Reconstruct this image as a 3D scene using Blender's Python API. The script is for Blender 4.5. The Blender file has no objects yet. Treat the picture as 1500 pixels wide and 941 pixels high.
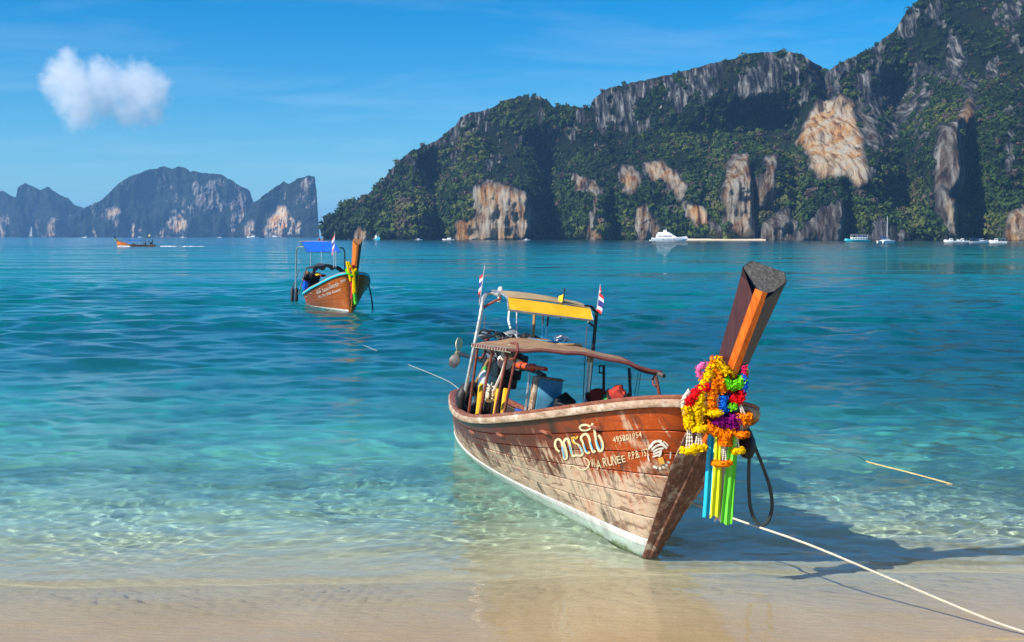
import bpy, bmesh, math, random
import numpy as np
from mathutils import Vector, Matrix
from mathutils.bvhtree import BVHTree

sc = bpy.context.scene
COL = sc.collection
R = math.radians
rng = np.random.default_rng(7)
random.seed(7)

# ------------------------------------------------------------------ camera
F, YH, CH = 1700.0, 346.5, 3.0            # focal length in photo pixels, horizon row, eye height
PITCH = math.atan((470.5 - YH) / F)
cam = bpy.data.cameras.new('camera')
cam_o = bpy.data.objects.new('camera', cam)
COL.objects.link(cam_o)
sc.camera = cam_o
cam.sensor_width = 36.0
cam.lens = 36.0 * F / 1500.0
cam.clip_start = 0.05
cam.clip_end = 40000
cam_o.location = (0, 0, CH)
cam_o.rotation_euler = (math.pi / 2 - PITCH, 0, 0)

# ------------------------------------------------------------------ sky, sun, exposure
SUN_EL, SUN_AZ = 40.0, 242.0              # azimuth clockwise from +Y (view direction): left and a little behind the camera
sd = bpy.data.lights.new('sun', 'SUN')
sd.energy = 5.0
sd.angle = R(0.53)
sd.color = (1.0, 0.93, 0.82)
sd.cycles.is_caustics_light = True        # lets the real water surface focus sunlight on the sand
sun = bpy.data.objects.new('sun', sd)
COL.objects.link(sun)
sdir = Vector((math.sin(R(SUN_AZ)) * math.cos(R(SUN_EL)), math.cos(R(SUN_AZ)) * math.cos(R(SUN_EL)), math.sin(R(SUN_EL))))
sun.rotation_euler = sdir.to_track_quat('Z', 'Y').to_euler()

world = bpy.data.worlds.new('World')
sc.world = world
world.use_nodes = True
_n, _l = world.node_tree.nodes, world.node_tree.links
sky = _n.new('ShaderNodeTexSky')
sky.sky_type = 'NISHITA'
sky.sun_disc = False
sky.sun_elevation = R(SUN_EL)
sky.sun_rotation = R(SUN_AZ)
sky.air_density = 1.0
sky.dust_density = 0.3
sky.ozone_density = 3.0
hs = _n.new('ShaderNodeHueSaturation')
hs.inputs['Hue'].default_value = 0.505
hs.inputs['Saturation'].default_value = 1.3
gr_ = _n.new('ShaderNodeMix'); gr_.data_type = 'RGBA'; gr_.blend_type = 'MULTIPLY'; gr_.inputs[0].default_value = 1.0
gr_.inputs[7].default_value = (0.66, 1.0, 1.18, 1)      # clear tropical air: deeper blue
_l.new(sky.outputs[0], gr_.inputs[6])
_l.new(gr_.outputs[2], hs.inputs['Color'])
# thin high cirrus: noise on the view direction projected to a flat layer
tc = _n.new('ShaderNodeTexCoord')
sep = _n.new('ShaderNodeSeparateXYZ')
_l.new(tc.outputs['Generated'], sep.inputs[0])
mx = _n.new('ShaderNodeMath'); mx.operation = 'MAXIMUM'; mx.inputs[1].default_value = 0.02
_l.new(sep.outputs['Z'], mx.inputs[0])
ad = _n.new('ShaderNodeMath'); ad.operation = 'ADD'; ad.inputs[1].default_value = 0.078
_l.new(mx.outputs[0], ad.inputs[0])
dv = []
for ax in ('X', 'Y'):
    d_ = _n.new('ShaderNodeMath'); d_.operation = 'DIVIDE'
    _l.new(sep.outputs[ax], d_.inputs[0]); _l.new(ad.outputs[0], d_.inputs[1]); dv.append(d_)
cmb = _n.new('ShaderNodeCombineXYZ')
_l.new(dv[0].outputs[0], cmb.inputs[0]); _l.new(dv[1].outputs[0], cmb.inputs[1])
mp = _n.new('ShaderNodeMapping'); mp.inputs['Scale'].default_value = (0.55, 1.0, 1); mp.inputs['Rotation'].default_value = (0, 0, 0.25)
mp.inputs['Location'].default_value = (1.3, 0.4, 0)
_l.new(cmb.outputs[0], mp.inputs[0])
cn = _n.new('ShaderNodeTexNoise'); cn.inputs['Scale'].default_value = 1.3; cn.inputs['Detail'].default_value = 7; cn.inputs['Roughness'].default_value = 0.6
cn.inputs['Distortion'].default_value = 0.7
_l.new(mp.outputs[0], cn.inputs['Vector'])
cr = _n.new('ShaderNodeValToRGB')
cr.color_ramp.elements[0].position = 0.47; cr.color_ramp.elements[0].color = (0, 0, 0, 1)
cr.color_ramp.elements[1].position = 0.82; cr.color_ramp.elements[1].color = (0.15, 0.15, 0.15, 1)
_l.new(cn.outputs['Fac'], cr.inputs[0])
cm = _n.new('ShaderNodeMix'); cm.data_type = 'RGBA'
cm.inputs[7].default_value = (8.5, 9.0, 9.6, 1)
_l.new(cr.outputs[0], cm.inputs[0]); _l.new(hs.outputs[0], cm.inputs[6])
_l.new(cm.outputs[2], _n['Background'].inputs[0])
_n['Background'].inputs[1].default_value = 0.078

vs = sc.view_settings
vs.view_transform = 'Standard'
vs.look = 'None'
vs.exposure = 0.58
vs.gamma = 1.0
cy = sc.cycles
cy.use_denoising = True
cy.max_bounces = 10
cy.diffuse_bounces = 3
cy.glossy_bounces = 3
cy.transmission_bounces = 6
cy.transparent_max_bounces = 12
cy.volume_bounces = 8
cy.sample_clamp_indirect = 6.0

# ------------------------------------------------------------------ pixel helpers (photo pixels 1500 x 941)
_c, _s = math.cos(PITCH), math.sin(PITCH)
def ray(u, v):
    a = (u - 750) / F; b = -(v - 470.5) / F
    return np.array([a, _c + b * _s, -_s + b * _c])
def on_z(u, v, z=0.0):
    d = ray(u, v); k = (z - CH) / d[2]
    return Vector((d[0] * k, d[1] * k, z))
def at_y(u, v, y):
    d = ray(u, v); k = y / d[1]
    return Vector((d[0] * k, y, CH + d[2] * k))

# ------------------------------------------------------------------ numpy noise
_perm = rng.permutation(4096)
_val = rng.random(4096)
def vnoise(x, y, z):
    xi = np.floor(x).astype(np.int64); yi = np.floor(y).astype(np.int64); zi = np.floor(z).astype(np.int64)
    fx, fy, fz = x - xi, y - yi, z - zi
    fx = fx * fx * (3 - 2 * fx); fy = fy * fy * (3 - 2 * fy); fz = fz * fz * (3 - 2 * fz)
    def h(a, b, c):
        return _val[_perm[(_perm[(_perm[a & 4095] + b) & 4095] + c) & 4095]]
    r0 = (h(xi, yi, zi) * (1 - fx) + h(xi + 1, yi, zi) * fx) * (1 - fy) + (h(xi, yi + 1, zi) * (1 - fx) + h(xi + 1, yi + 1, zi) * fx) * fy
    r1 = (h(xi, yi, zi + 1) * (1 - fx) + h(xi + 1, yi, zi + 1) * fx) * (1 - fy) + (h(xi, yi + 1, zi + 1) * (1 - fx) + h(xi + 1, yi + 1, zi + 1) * fx) * fy
    return r0 * (1 - fz) + r1 * fz
def fbm(x, y, z, o=5, gain=0.5):
    a, t, n = 1.0, 0.0, 0.0
    for i in range(o):
        t = t + a * (vnoise(x + 17.3 * i, y + 5.1 * i, z + 9.7 * i) * 2 - 1); n += a
        x, y, z = x * 2.03, y * 2.03, z * 2.03; a *= gain
    return t / n
def ridged(x, y, z, o=4):
    a, t, n = 1.0, 0.0, 0.0
    for i in range(o):
        t = t + a * (1 - np.abs(vnoise(x + 31.3 * i, y + 7.1 * i, z + 3.7 * i) * 2 - 1) * 2); n += a
        x, y, z = x * 2.1, y * 2.1, z * 2.1; a *= 0.5
    return t / n
def sstep(a, b, x):
    t = np.clip((x - a) / (b - a), 0, 1)
    return t * t * (3 - 2 * t)

# ------------------------------------------------------------------ materials
class NT:
    def __init__(s, name):
        s.m = bpy.data.materials.new(name); s.m.use_nodes = True
        s.t = s.m.node_tree; s.b = s.t.nodes['Principled BSDF']; s.out = s.t.nodes['Material Output']
    def n(s, typ, ins=None, **kw):
        nd = s.t.nodes.new('ShaderNode' + typ)
        for k, v in kw.items(): setattr(nd, k, v)
        for k, v in (ins or {}).items():
            if isinstance(v, bpy.types.NodeSocket): s.t.links.new(v, nd.inputs[k])
            else: nd.inputs[k].default_value = v
        return nd
    def link(s, a, b): s.t.links.new(a, b)
    def coord(s, scale=(1, 1, 1), rot=(0, 0, 0), which='Object'):
        c = s.n('TexCoord')
        return s.n('Mapping', {0: c.outputs[which], 'Scale': scale, 'Rotation': rot}).outputs[0]
    def noise(s, vec, scale, detail=5, rough=0.55, dist=0.0):
        return s.n('TexNoise', {'Vector': vec, 'Scale': scale, 'Detail': detail, 'Roughness': rough, 'Distortion': dist}).outputs['Fac']
    def ramp(s, fac, stops):
        r = s.n('ValToRGB', {0: fac}); e = r.color_ramp.elements
        while len(e) < len(stops): e.new(0.5)
        for i, (p, c) in enumerate(stops):
            e[i].position = p
            if not isinstance(c, (tuple, list)): c = (c, c, c)
            e[i].color = (*c, 1)
        return r.outputs[0]
    def mix(s, f, a, b, blend='MIX'):
        m = s.n('Mix', data_type='RGBA', blend_type=blend)
        for sock, v in ((0, f), (6, a), (7, b)):
            if isinstance(v, bpy.types.NodeSocket): s.link(v, m.inputs[sock])
            elif sock == 0: m.inputs[0].default_value = v
            else: m.inputs[sock].default_value = (*v, 1)
        return m.outputs[2]
    def math(s, op, a, b=None, clamp=False):
        m = s.n('Math', operation=op, use_clamp=clamp)
        for i, v in enumerate((a, b)):
            if v is None: continue
            if isinstance(v, bpy.types.NodeSocket): s.link(v, m.inputs[i])
            else: m.inputs[i].default_value = v
        return m.outputs[0]
    def attr(s, name):
        return s.n('Attribute', attribute_name=name).outputs['Fac']
    def bump(s, h, strength, dist=0.01, to=None):
        b = s.n('Bump', {'Height': h, 'Strength': strength, 'Distance': dist})
        s.link(b.outputs[0], (to or s.b).inputs['Normal']); return b
    def set(s, **kw):
        for k, v in kw.items():
            k = k.replace('_', ' ')
            if isinstance(v, bpy.types.NodeSocket): s.link(v, s.b.inputs[k])
            elif isinstance(v, tuple): s.b.inputs[k].default_value = (*v, 1)
            else: s.b.inputs[k].default_value = v

MATS = {}
def paint(name, col, rough=0.5, metal=0.0, var=0.25, scale=8.0, dirt=0.15, bump=0.15, spec=0.4):
    """plain painted / plastic / metal surface with grime, fading and fine relief"""
    if name in MATS: return MATS[name]
    t = NT(name)
    v = t.coord()
    a = t.noise(v, scale, 6, 0.6)
    dark = tuple(c * (1 - var) for c in col); lite = tuple(min(1, c * (1 + var * 0.6) + 0.01) for c in col)
    c1 = t.ramp(a, [(0.3, dark), (0.7, lite)])
    g = t.noise(v, scale * 0.45, 8, 0.7, 0.6)
    gm = t.ramp(g, [(0.52, 0.0), (0.72, dirt * 2.2)])
    c2 = t.mix(gm, c1, tuple(c * 0.35 + 0.012 for c in col))
    t.set(Base_Color=c2, Metallic=metal)
    t.b.inputs['Specular IOR Level'].default_value = spec
    rr = t.ramp(a, [(0.3, max(0.05, rough - 0.12)), (0.7, min(1, rough + 0.12))])
    t.set(Roughness=rr)
    if bump: t.bump(t.noise(v, scale * 5, 4), bump, 0.004)
    MATS[name] = t.m
    return t.m
def wood(name, c_dark, c_mid, c_lite, grain=(2, 30, 30), rough=0.6, worn=0.3, cworn=(0.42, 0.34, 0.27), spec=0.35):
    if name in MATS: return MATS[name]
    t = NT(name)
    v = t.coord(grain)
    g = t.noise(v, 1.0, 8, 0.65, 0.5)
    c = t.ramp(g, [(0.28, c_dark), (0.5, c_mid), (0.72, c_lite)])
    w = t.noise(t.coord((2.2, 5, 5)), 1.4, 9, 0.72, 0.3)
    wm = t.ramp(w, [(0.62 - worn * 0.35, 0.0), (0.72 - worn * 0.3, 1.0)])
    c = t.mix(wm, c, t.mix(g, tuple(x * 0.6 for x in cworn), tuple(min(1, x * 1.35) for x in cworn)))
    t.set(Base_Color=c, Roughness=rough); t.b.inputs['Specular IOR Level'].default_value = spec
    t.bump(t.math('ADD', g, w), 0.5, 0.006)
    MATS[name] = t.m
    return t.m

# ------------------------------------------------------------------ mesh builder
class MB:
    def __init__(s): s.v = []; s.f = []; s.mi = []
    def _add(s, vs, fs, mi=0):
        o = len(s.v); s.v += [tuple(p) for p in vs]; s.f += [tuple(i + o for i in f) for f in fs]; s.mi += [mi] * len(fs); return s
    def box(s, c, size, rot=None, bev=0.0, mi=0):
        x, y, z = [k / 2 for k in size]; M = rot or Matrix.Identity(3); c = Vector(c)
        if bev <= 0:
            P = [(-x, -y, -z), (x, -y, -z), (x, y, -z), (-x, y, -z), (-x, -y, z), (x, -y, z), (x, y, z), (-x, y, z)]
            return s._add([c + M @ Vector(p) for p in P], [(0, 3, 2, 1), (4, 5, 6, 7), (0, 1, 5, 4), (1, 2, 6, 5), (2, 3, 7, 6), (3, 0, 4, 7)], mi)
        bm = bmesh.new(); bmesh.ops.create_cube(bm, size=1)
        for q in bm.verts: q.co = Vector((q.co.x * 2 * x, q.co.y * 2 * y, q.co.z * 2 * z))
        bmesh.ops.bevel(bm, geom=bm.edges[:], offset=min(bev, x * .9, y * .9, z * .9), segments=2, affect='EDGES', profile=0.5)
        bm.verts.index_update()
        s._add([c + M @ q.co for q in bm.verts], [[q.index for q in f.verts] for f in bm.faces], mi); bm.free(); return s
    def tube(s, pts, r, n=8, cap=True, mi=0, flat=1.0):
        P = [Vector(p) for p in pts]; k = len(P); rs = [r] * k if not hasattr(r, '__len__') else list(r)
        t0 = (P[1] - P[0]).normalized()
        up = Vector((0, 0, 1)) if abs(t0.z) < .9 else Vector((1, 0, 0))
        nrm = (up - t0 * up.dot(t0)).normalized()
        vs, fs = [], []
        for i in range(k):
            t = ((P[min(i + 1, k - 1)] - P[max(i - 1, 0)])).normalized()
            nrm = (nrm - t * nrm.dot(t))
            nrm = nrm.normalized() if nrm.length > 1e-6 else t.orthogonal().normalized()
            b = t.cross(nrm)
            for j in range(n):
                a = 2 * math.pi * j / n
                vs.append(P[i] + (nrm * math.cos(a) * flat + b * math.sin(a)) * rs[i])
        for i in range(k - 1):
            for j in range(n):
                q = (j + 1) % n
                fs.append((i * n + j, i * n + q, (i + 1) * n + q, (i + 1) * n + j))
        if cap: fs += [tuple(reversed(range(n))), tuple((k - 1) * n + j for j in range(n))]
        return s._add(vs, fs, mi)
    def grid(s, rows, mi=0, closed=False):
        h, w = len(rows), len(rows[0])
        fs = []
        for i in range(h - 1):
            for j in range(w if closed else w - 1):
                q = (j + 1) % w
                fs.append((i * w + j, i * w + q, (i + 1) * w + q, (i + 1) * w + j))
        return s._add([p for r_ in rows for p in r_], fs, mi)
    def sheet(s, rows, th, mi=0):
        """grid with thickness th (two skins and rims)"""
        h, w = len(rows), len(rows[0]); G = np.array([[list(p) for p in r_] for r_ in rows], float)
        du = np.gradient(G, axis=1); dv_ = np.gradient(G, axis=0); N = np.cross(du, dv_); N /= np.maximum(np.linalg.norm(N, axis=2, keepdims=True), 1e-9)
        A = (G + N * th / 2).reshape(-1, 3); B = (G - N * th / 2).reshape(-1, 3); o = h * w; fs = []
        for i in range(h - 1):
            for j in range(w - 1):
                q = (i * w + j, i * w + j + 1, (i + 1) * w + j + 1, (i + 1) * w + j)
                fs.append(q); fs.append(tuple(o + k for k in reversed(q)))
        rim = [j for j in range(w)] + [i * w + w - 1 for i in range(1, h)] + [(h - 1) * w + j for j in range(w - 2, -1, -1)] + [i * w for i in range(h - 2, 0, -1)]
        for a, b in zip(rim, rim[1:] + rim[:1]): fs.append((b, a, o + a, o + b))
        return s._add(list(map(tuple, A)) + list(map(tuple, B)), fs, mi)
    def prism(s, poly, d0, d1, M=None, mi=0):
        """polygon in xy extruded from z=d0 to d1, then M"""
        M = M or Matrix.Identity(4); n = len(poly)
        vs = [M @ Vector((x, y, d0)) for x, y in poly] + [M @ Vector((x, y, d1)) for x, y in poly]
        return s._add(vs, [tuple(reversed(range(n))), tuple(range(n, 2 * n))] + [(i, (i + 1) % n, n + (i + 1) % n, n + i) for i in range(n)], mi)
    def lathe(s, prof, c=(0, 0, 0), M=None, n=14, mi=0):
        M = M or Matrix.Identity(3); c = Vector(c); rows = []
        for r_, z in prof: rows.append([c + M @ Vector((r_ * math.cos(2 * math.pi * j / n), r_ * math.sin(2 * math.pi * j / n), z)) for j in range(n)])
        return s.grid(rows, mi, closed=True)
    def blob(s, c, rad, amp=0.15, sub=2, seed=0, mi=0, fr=2.0):
        bm = bmesh.new(); bmesh.ops.create_icosphere(bm, subdivisions=sub, radius=1)
        P = np.array([q.co[:] for q in bm.verts]); k = 1 + amp * fbm(P[:, 0] * fr + seed, P[:, 1] * fr, P[:, 2] * fr, 3) * 2
        P = P * k[:, None] * np.array(rad) + np.array(c); bm.verts.index_update()
        s._add(P.tolist(), [[q.index for q in f.verts] for f in bm.faces], mi); bm.free(); return s
    def mesh(s, name, smooth=True, angle=40):
        m = bpy.data.meshes.new(name); m.from_pydata([tuple(p) for p in s.v], [], s.f)
        if len(set(s.mi)) > 1: m.polygons.foreach_set('material_index', s.mi)
        if smooth:
            m.polygons.foreach_set('use_smooth', [True] * len(m.polygons))
            if angle < 180: m.set_sharp_from_angle(angle=R(angle))
        m.update(); return m
    def build(s, name, mat, parent=None, smooth=True, angle=40):
        m = s.mesh(name, smooth, angle)
        for k in (mat if isinstance(mat, (list, tuple)) else [mat]): m.materials.append(k)
        o = bpy.data.objects.new(name, m); COL.objects.link(o)
        if parent is not None: o.parent = parent
        return o
def tag(o, label=None, cat=None, group=None, kind=None):
    if label: o['label'] = label
    if cat: o['category'] = cat
    if group: o['group'] = group
    if kind: o['kind'] = kind
    return o
def thing(name, label, cat, M=None, group=None):
    o = bpy.data.objects.new(name, None); COL.objects.link(o); o.empty_display_size = 0.2
    o.matrix_world = M if M is not None else Matrix.Identity(4)
    return tag(o, label, cat, group)
def np_mesh(name, V, Fq, mat, smooth=True, attrs=None):
    m = bpy.data.meshes.new(name)
    V = np.asarray(V, np.float32); Fq = np.asarray(Fq, np.int32); k = Fq.shape[1]
    m.vertices.add(len(V)); m.vertices.foreach_set('co', V.ravel())
    m.loops.add(Fq.size); m.loops.foreach_set('vertex_index', Fq.ravel())
    m.polygons.add(len(Fq)); m.polygons.foreach_set('loop_start', np.arange(0, Fq.size, k, dtype=np.int32))
    m.polygons.foreach_set('loop_total', np.full(len(Fq), k, np.int32))
    m.update(calc_edges=True)
    m.polygons.foreach_set('use_smooth', np.full(len(Fq), smooth))
    for an, (typ, dat) in (attrs or {}).items():
        at = m.attributes.new(an, typ, 'POINT')
        at.data.foreach_set('color' if 'COLOR' in typ else 'value', np.asarray(dat, np.float32).ravel())
    m.materials.append(mat)
    o = bpy.data.objects.new(name, m); COL.objects.link(o)
    return o
def grid_faces(ny, nx):
    i = (np.arange(ny - 1)[:, None] * nx + np.arange(nx - 1)).reshape(-1)
    return np.stack([i, i + 1, i + nx + 1, i + nx], -1)

# ================================================================== THE SETTING
# ------------------------------------------------------------------ sea bed and beach
def shore_y(x):
    return 7.95 + 0.10 * np.sin(0.55 * x + 1.0) + 0.34 * sstep(2.4, 4.2, x) + 0.05 * np.sin(1.7 * x)
def depth(x, y):
    s = y - shore_y(x)
    d = np.interp(s, [-30, -3, 0, .6, 1.4, 2.6, 5, 8, 12, 18, 28, 60, 110, 200, 350, 800, 2000, 13000],
                  [-3, -.3, 0, .030, .080, .21, .62, 1.22, 2.0, 3.6, 5.6, 6.2, 5.0, 4.8, 8.5, 13, 20, 25])
    far = sstep(14, 60, s)
    d = d + far * 1.6 * fbm(x / 45.0, y / 70.0, 0 * x + 3.3, 4) + sstep(3, 12, s) * 0.30 * fbm(x / 6.0, y / 4.0, 0 * x + 1.2, 3)
    return d
ys = np.concatenate([np.linspace(-25, 6, 24)[:-1], 6 * np.exp(np.linspace(0, math.log(13000 / 6), 420))])
xt = np.linspace(-1, 1, 160)
Y, T = np.meshgrid(ys, xt, indexing='ij')
X = T * (14 + np.maximum(Y, 0) * 0.95)
Z = -depth(X, Y) + 0.006 * fbm(X * 1.6, Y * 5.0, 0 * X, 3) * sstep(0.0, 1.0, 40 - Y)
t = NT('sand')
v = t.coord()
a = t.noise(v, 0.9, 6, 0.6); b = t.noise(v, 90, 3, 0.6); g = t.noise(v, 480, 2)
c = t.ramp(a, [(0.3, (0.70, 0.59, 0.42)), (0.7, (0.84, 0.74, 0.56))])
sy_ = t.n('SeparateXYZ', {0: v}).outputs['Y']
wet = t.n('MapRange', {'Value': t.math('ADD', sy_, t.math('MULTIPLY', a, 2.0)), 'From Min': 9.4, 'From Max': 13.6, 'To Min': 1.0, 'To Max': 0.0}).outputs[0]
c = t.mix(wet, c, t.mix(a, (0.56, 0.41, 0.22), (0.68, 0.52, 0.31)))      # dark coarse wet sand of the swash
c = t.mix(t.ramp(b, [(0.35, 0.0), (0.75, 0.45)]), c, (0.36, 0.27, 0.17))
c = t.mix(t.ramp(g, [(0.62, 0.0), (0.75, 0.4)]), c, (0.20, 0.16, 0.12))
t.set(Base_Color=c, Roughness=0.75); t.b.inputs['Specular IOR Level'].default_value = 0.25
t.bump(t.math('ADD', t.math('ADD', t.noise(t.coord((1, 3.2, 1)), 5.5, 3), t.math('MULTIPLY', t.noise(t.coord((1, 2.6, 1), (0, 0, 0.2)), 17, 4, 0.6, 0.8), 0.5)), t.math('MULTIPLY', b, 0.2)), 0.8, 0.025)
sand = np_mesh('beach', np.stack([X, Y, Z], -1).reshape(-1, 3), grid_faces(*X.shape), t.m)
tag(sand, kind='structure')
sand.cycles.is_caustics_receiver = True

# ------------------------------------------------------------------ water
NX = 800
yr = np.concatenate([6.9 * np.exp(np.linspace(0, math.log(16 / 6.9), 400))[:-1], 16 * np.exp(np.linspace(0, math.log(90 / 16), 330)), 90 * np.exp(np.linspace(0, math.log(12500 / 90), 61)[1:])])
Y, T = np.meshgrid(yr, np.linspace(-1, 1, NX), indexing='ij')
T = np.sign(T) * (0.72 * np.abs(T) + 0.28 * np.abs(T) ** 5)
X = T * (2.0 + Y * 0.66)
row = np.gradient(yr)[:, None] * np.ones_like(X)
D = depth(X, Y)
amp = 0.20 + 0.80 * sstep(0.05, 0.40, D)
wind = 0.55 + 0.55 * sstep(-0.35, 0.45, fbm(X / 9, Y / 14, 0 * X + 8, 3)) + 0.35 * sstep(14, 30, Y)
Z = np.zeros_like(X)
Xw = X + 0.35 * fbm(X / 1.7, Y / 1.7, 0 * X + 4, 2); Yw = Y + 0.30 * fbm(X / 1.9, Y / 1.9, 0 * X + 6, 2)
for k in range(96):
    lam = 0.11 * 2 ** (rng.random() * 5.2)
    a = math.pi / 2 + rng.normal() * 0.62
    kk = 2 * math.pi / lam
    st = (0.0040 if lam < 0.35 else 0.0044 if lam < 0.8 else 0.0024 * (1 + 1.1 * sstep(17, 45, Y))) * lam
    Z += st * np.sin(kk * (math.cos(a) * Xw + math.sin(a) * Yw) + rng.random() * 6.283) * sstep(2.0, 5.0, lam / row) * (1 - 0.8 * sstep(60, 90, Y))
Z *= amp * wind
def ridge(yc, h, w):
    q = (Y - yc) / w
    return h * np.exp(-np.where(q < 0, q * 1.8, q * 0.7) ** 2)
n1 = fbm(X / 1.3, 0 * X, 0 * X + 2.0, 3); n2 = fbm(X / 1.0, 0 * X + 5, 0 * X, 3)
yc1 = 10.12 + 0.10 * np.sin(X * 0.7) + 0.16 * n1 + 0.035 * X
yc2 = 9.25 + 0.18 * np.sin(X * 0.6 + 2.2) + 0.12 * n2
yc3 = 11.6 + 0.2 * np.sin(X * 0.5 + 1) + 0.25 * n2
Z += ridge(yc1, 0.019 * (0.7 + 0.6 * n2), 0.15) + ridge(yc2, 0.004, 0.22) + ridge(yc3, 0.014, 0.24)
Z = np.where(D > 0.004, np.maximum(Z, -D * 0.6), Z)
t = NT('sea_water')
t.t.nodes.remove(t.b)
tint = t.n('Attribute', attribute_name='clarity').outputs['Color']
rf = t.n('BsdfPrincipled', {'IOR': 1.333, 'Roughness': 0.0, 'Base Color': tint, 'Transmission Weight': 1.0})
geo = t.n('NewGeometry')
py = t.n('SeparateXYZ', {0: geo.outputs['Position']}).outputs['Y']
# beyond the modelled ripples the chop is finer than a pixel: scatter the normals directly
far = t.n('MapRange', {'Value': py, 'From Min': 22.0, 'From Max': 85.0, 'To Min': 0.0, 'To Max': 1.0}).outputs[0]
wn = t.n('TexNoise', {'Vector': t.coord((0.30, 1.0, 1)), 'Scale': 1.0, 'Detail': 4, 'Roughness': 0.72})
wl = t.n('TexNoise', {'Vector': t.coord((0.035, 0.13, 1)), 'Scale': 1.0, 'Detail': 3, 'Roughness': 0.6})
wd = t.n('VectorMath', {0: wn.outputs['Color'], 1: (0.5, 0.5, 0.5)}, operation='SUBTRACT').outputs[0]
calm = t.ramp(wl.outputs['Fac'], [(0.36, 0.25), (0.64, 1.15)])
wsp = t.n('SeparateXYZ', {0: wd})
wd = t.n('CombineXYZ', {0: t.math('MULTIPLY', wsp.outputs[0], 0.55), 1: t.math('SUBTRACT', t.math('MULTIPLY', t.math('ABSOLUTE', wsp.outputs[1]), -1.2), t.math('MULTIPLY', t.math('SUBTRACT', wl.outputs['Fac'], 0.5), 0.30))}).outputs[0]
wd = t.n('VectorMath', {0: wd, 'Scale': t.math('MULTIPLY', t.math('MULTIPLY', t.math('MULTIPLY', far, calm), t.n('MapRange', {'Value': py, 'From Min': 220.0, 'From Max': 650.0, 'To Min': 1.0, 'To Max': 0.62}).outputs[0]), 1.7)}, operation='SCALE').outputs[0]
w0 = t.noise(t.coord((3.2, 8.5, 1)), 1.0, 5, 0.62, 0.5)
rip = t.n('MapRange', {'Value': py, 'From Min': 10.0, 'From Max': 15.0, 'To Min': 0.10, 'To Max': 0.35}).outputs[0]
bp0 = t.n('Bump', {'Height': w0, 'Strength': rip, 'Distance': 0.022})
nr = t.n('VectorMath', {0: bp0.outputs[0], 1: wd}, operation='ADD').outputs[0]
nr = t.n('VectorMath', {0: nr}, operation='NORMALIZE').outputs[0]
t.link(nr, rf.inputs['Normal'])
t.link(rf.outputs[0], t.out.inputs['Surface'])
dd = np.maximum(D, 0)
clar = np.stack([np.exp(-1.35 * dd), np.exp(-0.185 * dd), np.exp(-0.105 * dd), np.ones_like(dd)], -1)
clar[..., :3] = np.maximum(clar[..., :3], [0.0, 0.13, 0.30])
water = np_mesh('sea', np.stack([X, Y, Z], -1).reshape(-1, 3), grid_faces(*X.shape), t.m, attrs={'clarity': ('FLOAT_COLOR', clar)})
tag(water, kind='structure')
water.cycles.is_caustics_caster = True

# ------------------------------------------------------------------ karst headland and far islands
def inside(poly, U, Vv):
    """signed soft mask: positive inside, distance in pixels"""
    P = np.array(poly, float); n = len(P); ins = np.zeros(U.shape, bool); dmin = np.full(U.shape, 1e9)
    for i in range(n):
        a, b = P[i], P[(i + 1) % n]
        cond = ((a[1] > Vv) != (b[1] > Vv)) & (U < (b[0] - a[0]) * (Vv - a[1]) / (b[1] - a[1] + 1e-9) + a[0])
        ins ^= cond
        e = b - a; w = np.clip(((U - a[0]) * e[0] + (Vv - a[1]) * e[1]) / (e @ e), 0, 1)
        dmin = np.minimum(dmin, np.hypot(U - a[0] - w * e[0], Vv - a[1] - w * e[1]))
    return np.where(ins, dmin, -dmin)

def karst_material(name, far=False):
    t = NT(name)
    geo = t.n('NewGeometry'); pos = geo.outputs['Position']
    k = 0.45 if far else 1.0
    stv = t.n('Mapping', {0: pos, 'Scale': (0.32 * k, 0.05 * k, 0.040 * k)}).outputs[0]
    st = t.noise(stv, 1.0, 7, 0.65, 0.12)
    bl = t.noise(t.n('Mapping', {0: pos, 'Scale': (0.05 * k, 0.05 * k, 0.03 * k)}).outputs[0], 1.0, 7, 0.62, 0.4)
    fine = t.noise(pos, 0.9 * k, 5, 0.7)
    rock = t.attr('rock'); orange = t.attr('orange')
    grey = t.ramp(st, [(0.41, (0.017, 0.017, 0.021)), (0.49, (0.066, 0.066, 0.070)), (0.57, (0.19, 0.188, 0.186)), (0.67, (0.52, 0.49, 0.45))])
    cream = t.ramp(st, [(0.36, (0.13, 0.10, 0.08)), (0.44, (0.50, 0.39, 0.28)), (0.54, (0.84, 0.72, 0.56)), (0.66, (0.68, 0.62, 0.54))])
    org = t.ramp(st, [(0.38, (0.26, 0.10, 0.03)), (0.48, (0.70, 0.34, 0.10)), (0.60, (0.86, 0.62, 0.34))])
    warm = t.mix(t.ramp(bl, [(0.42, 0.0), (0.58, 1.0)]), cream, org)
    rk = t.mix(orange, grey, warm)
    veg = t.ramp(bl, [(0.3, (0.008, 0.016, 0.010)), (0.5, (0.020, 0.034, 0.014)), (0.63, (0.040, 0.048, 0.020)), (0.75, (0.055, 0.042, 0.032))])
    veg = t.mix(t.ramp(fine, [(0.35, 0.7), (0.65, 0.0)]), veg, (0.010, 0.018, 0.012))
    rmask = t.math('ADD', rock, t.math('MULTIPLY', t.math('SUBTRACT', fine, 0.5), 0.9))
    rm = t.ramp(rmask, [(0.42, 0.0), (0.60, 1.0)])
    t.set(Base_Color=t.mix(rm, veg, rk), Roughness=0.9); t.b.inputs['Specular IOR Level'].default_value = 0.1
    t.bump(t.math('ADD', t.math('MULTIPLY', st, 1.3), fine), 1.0 if not far else 0.9, 6.0 if not far else 12.0)
    return t.m

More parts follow.
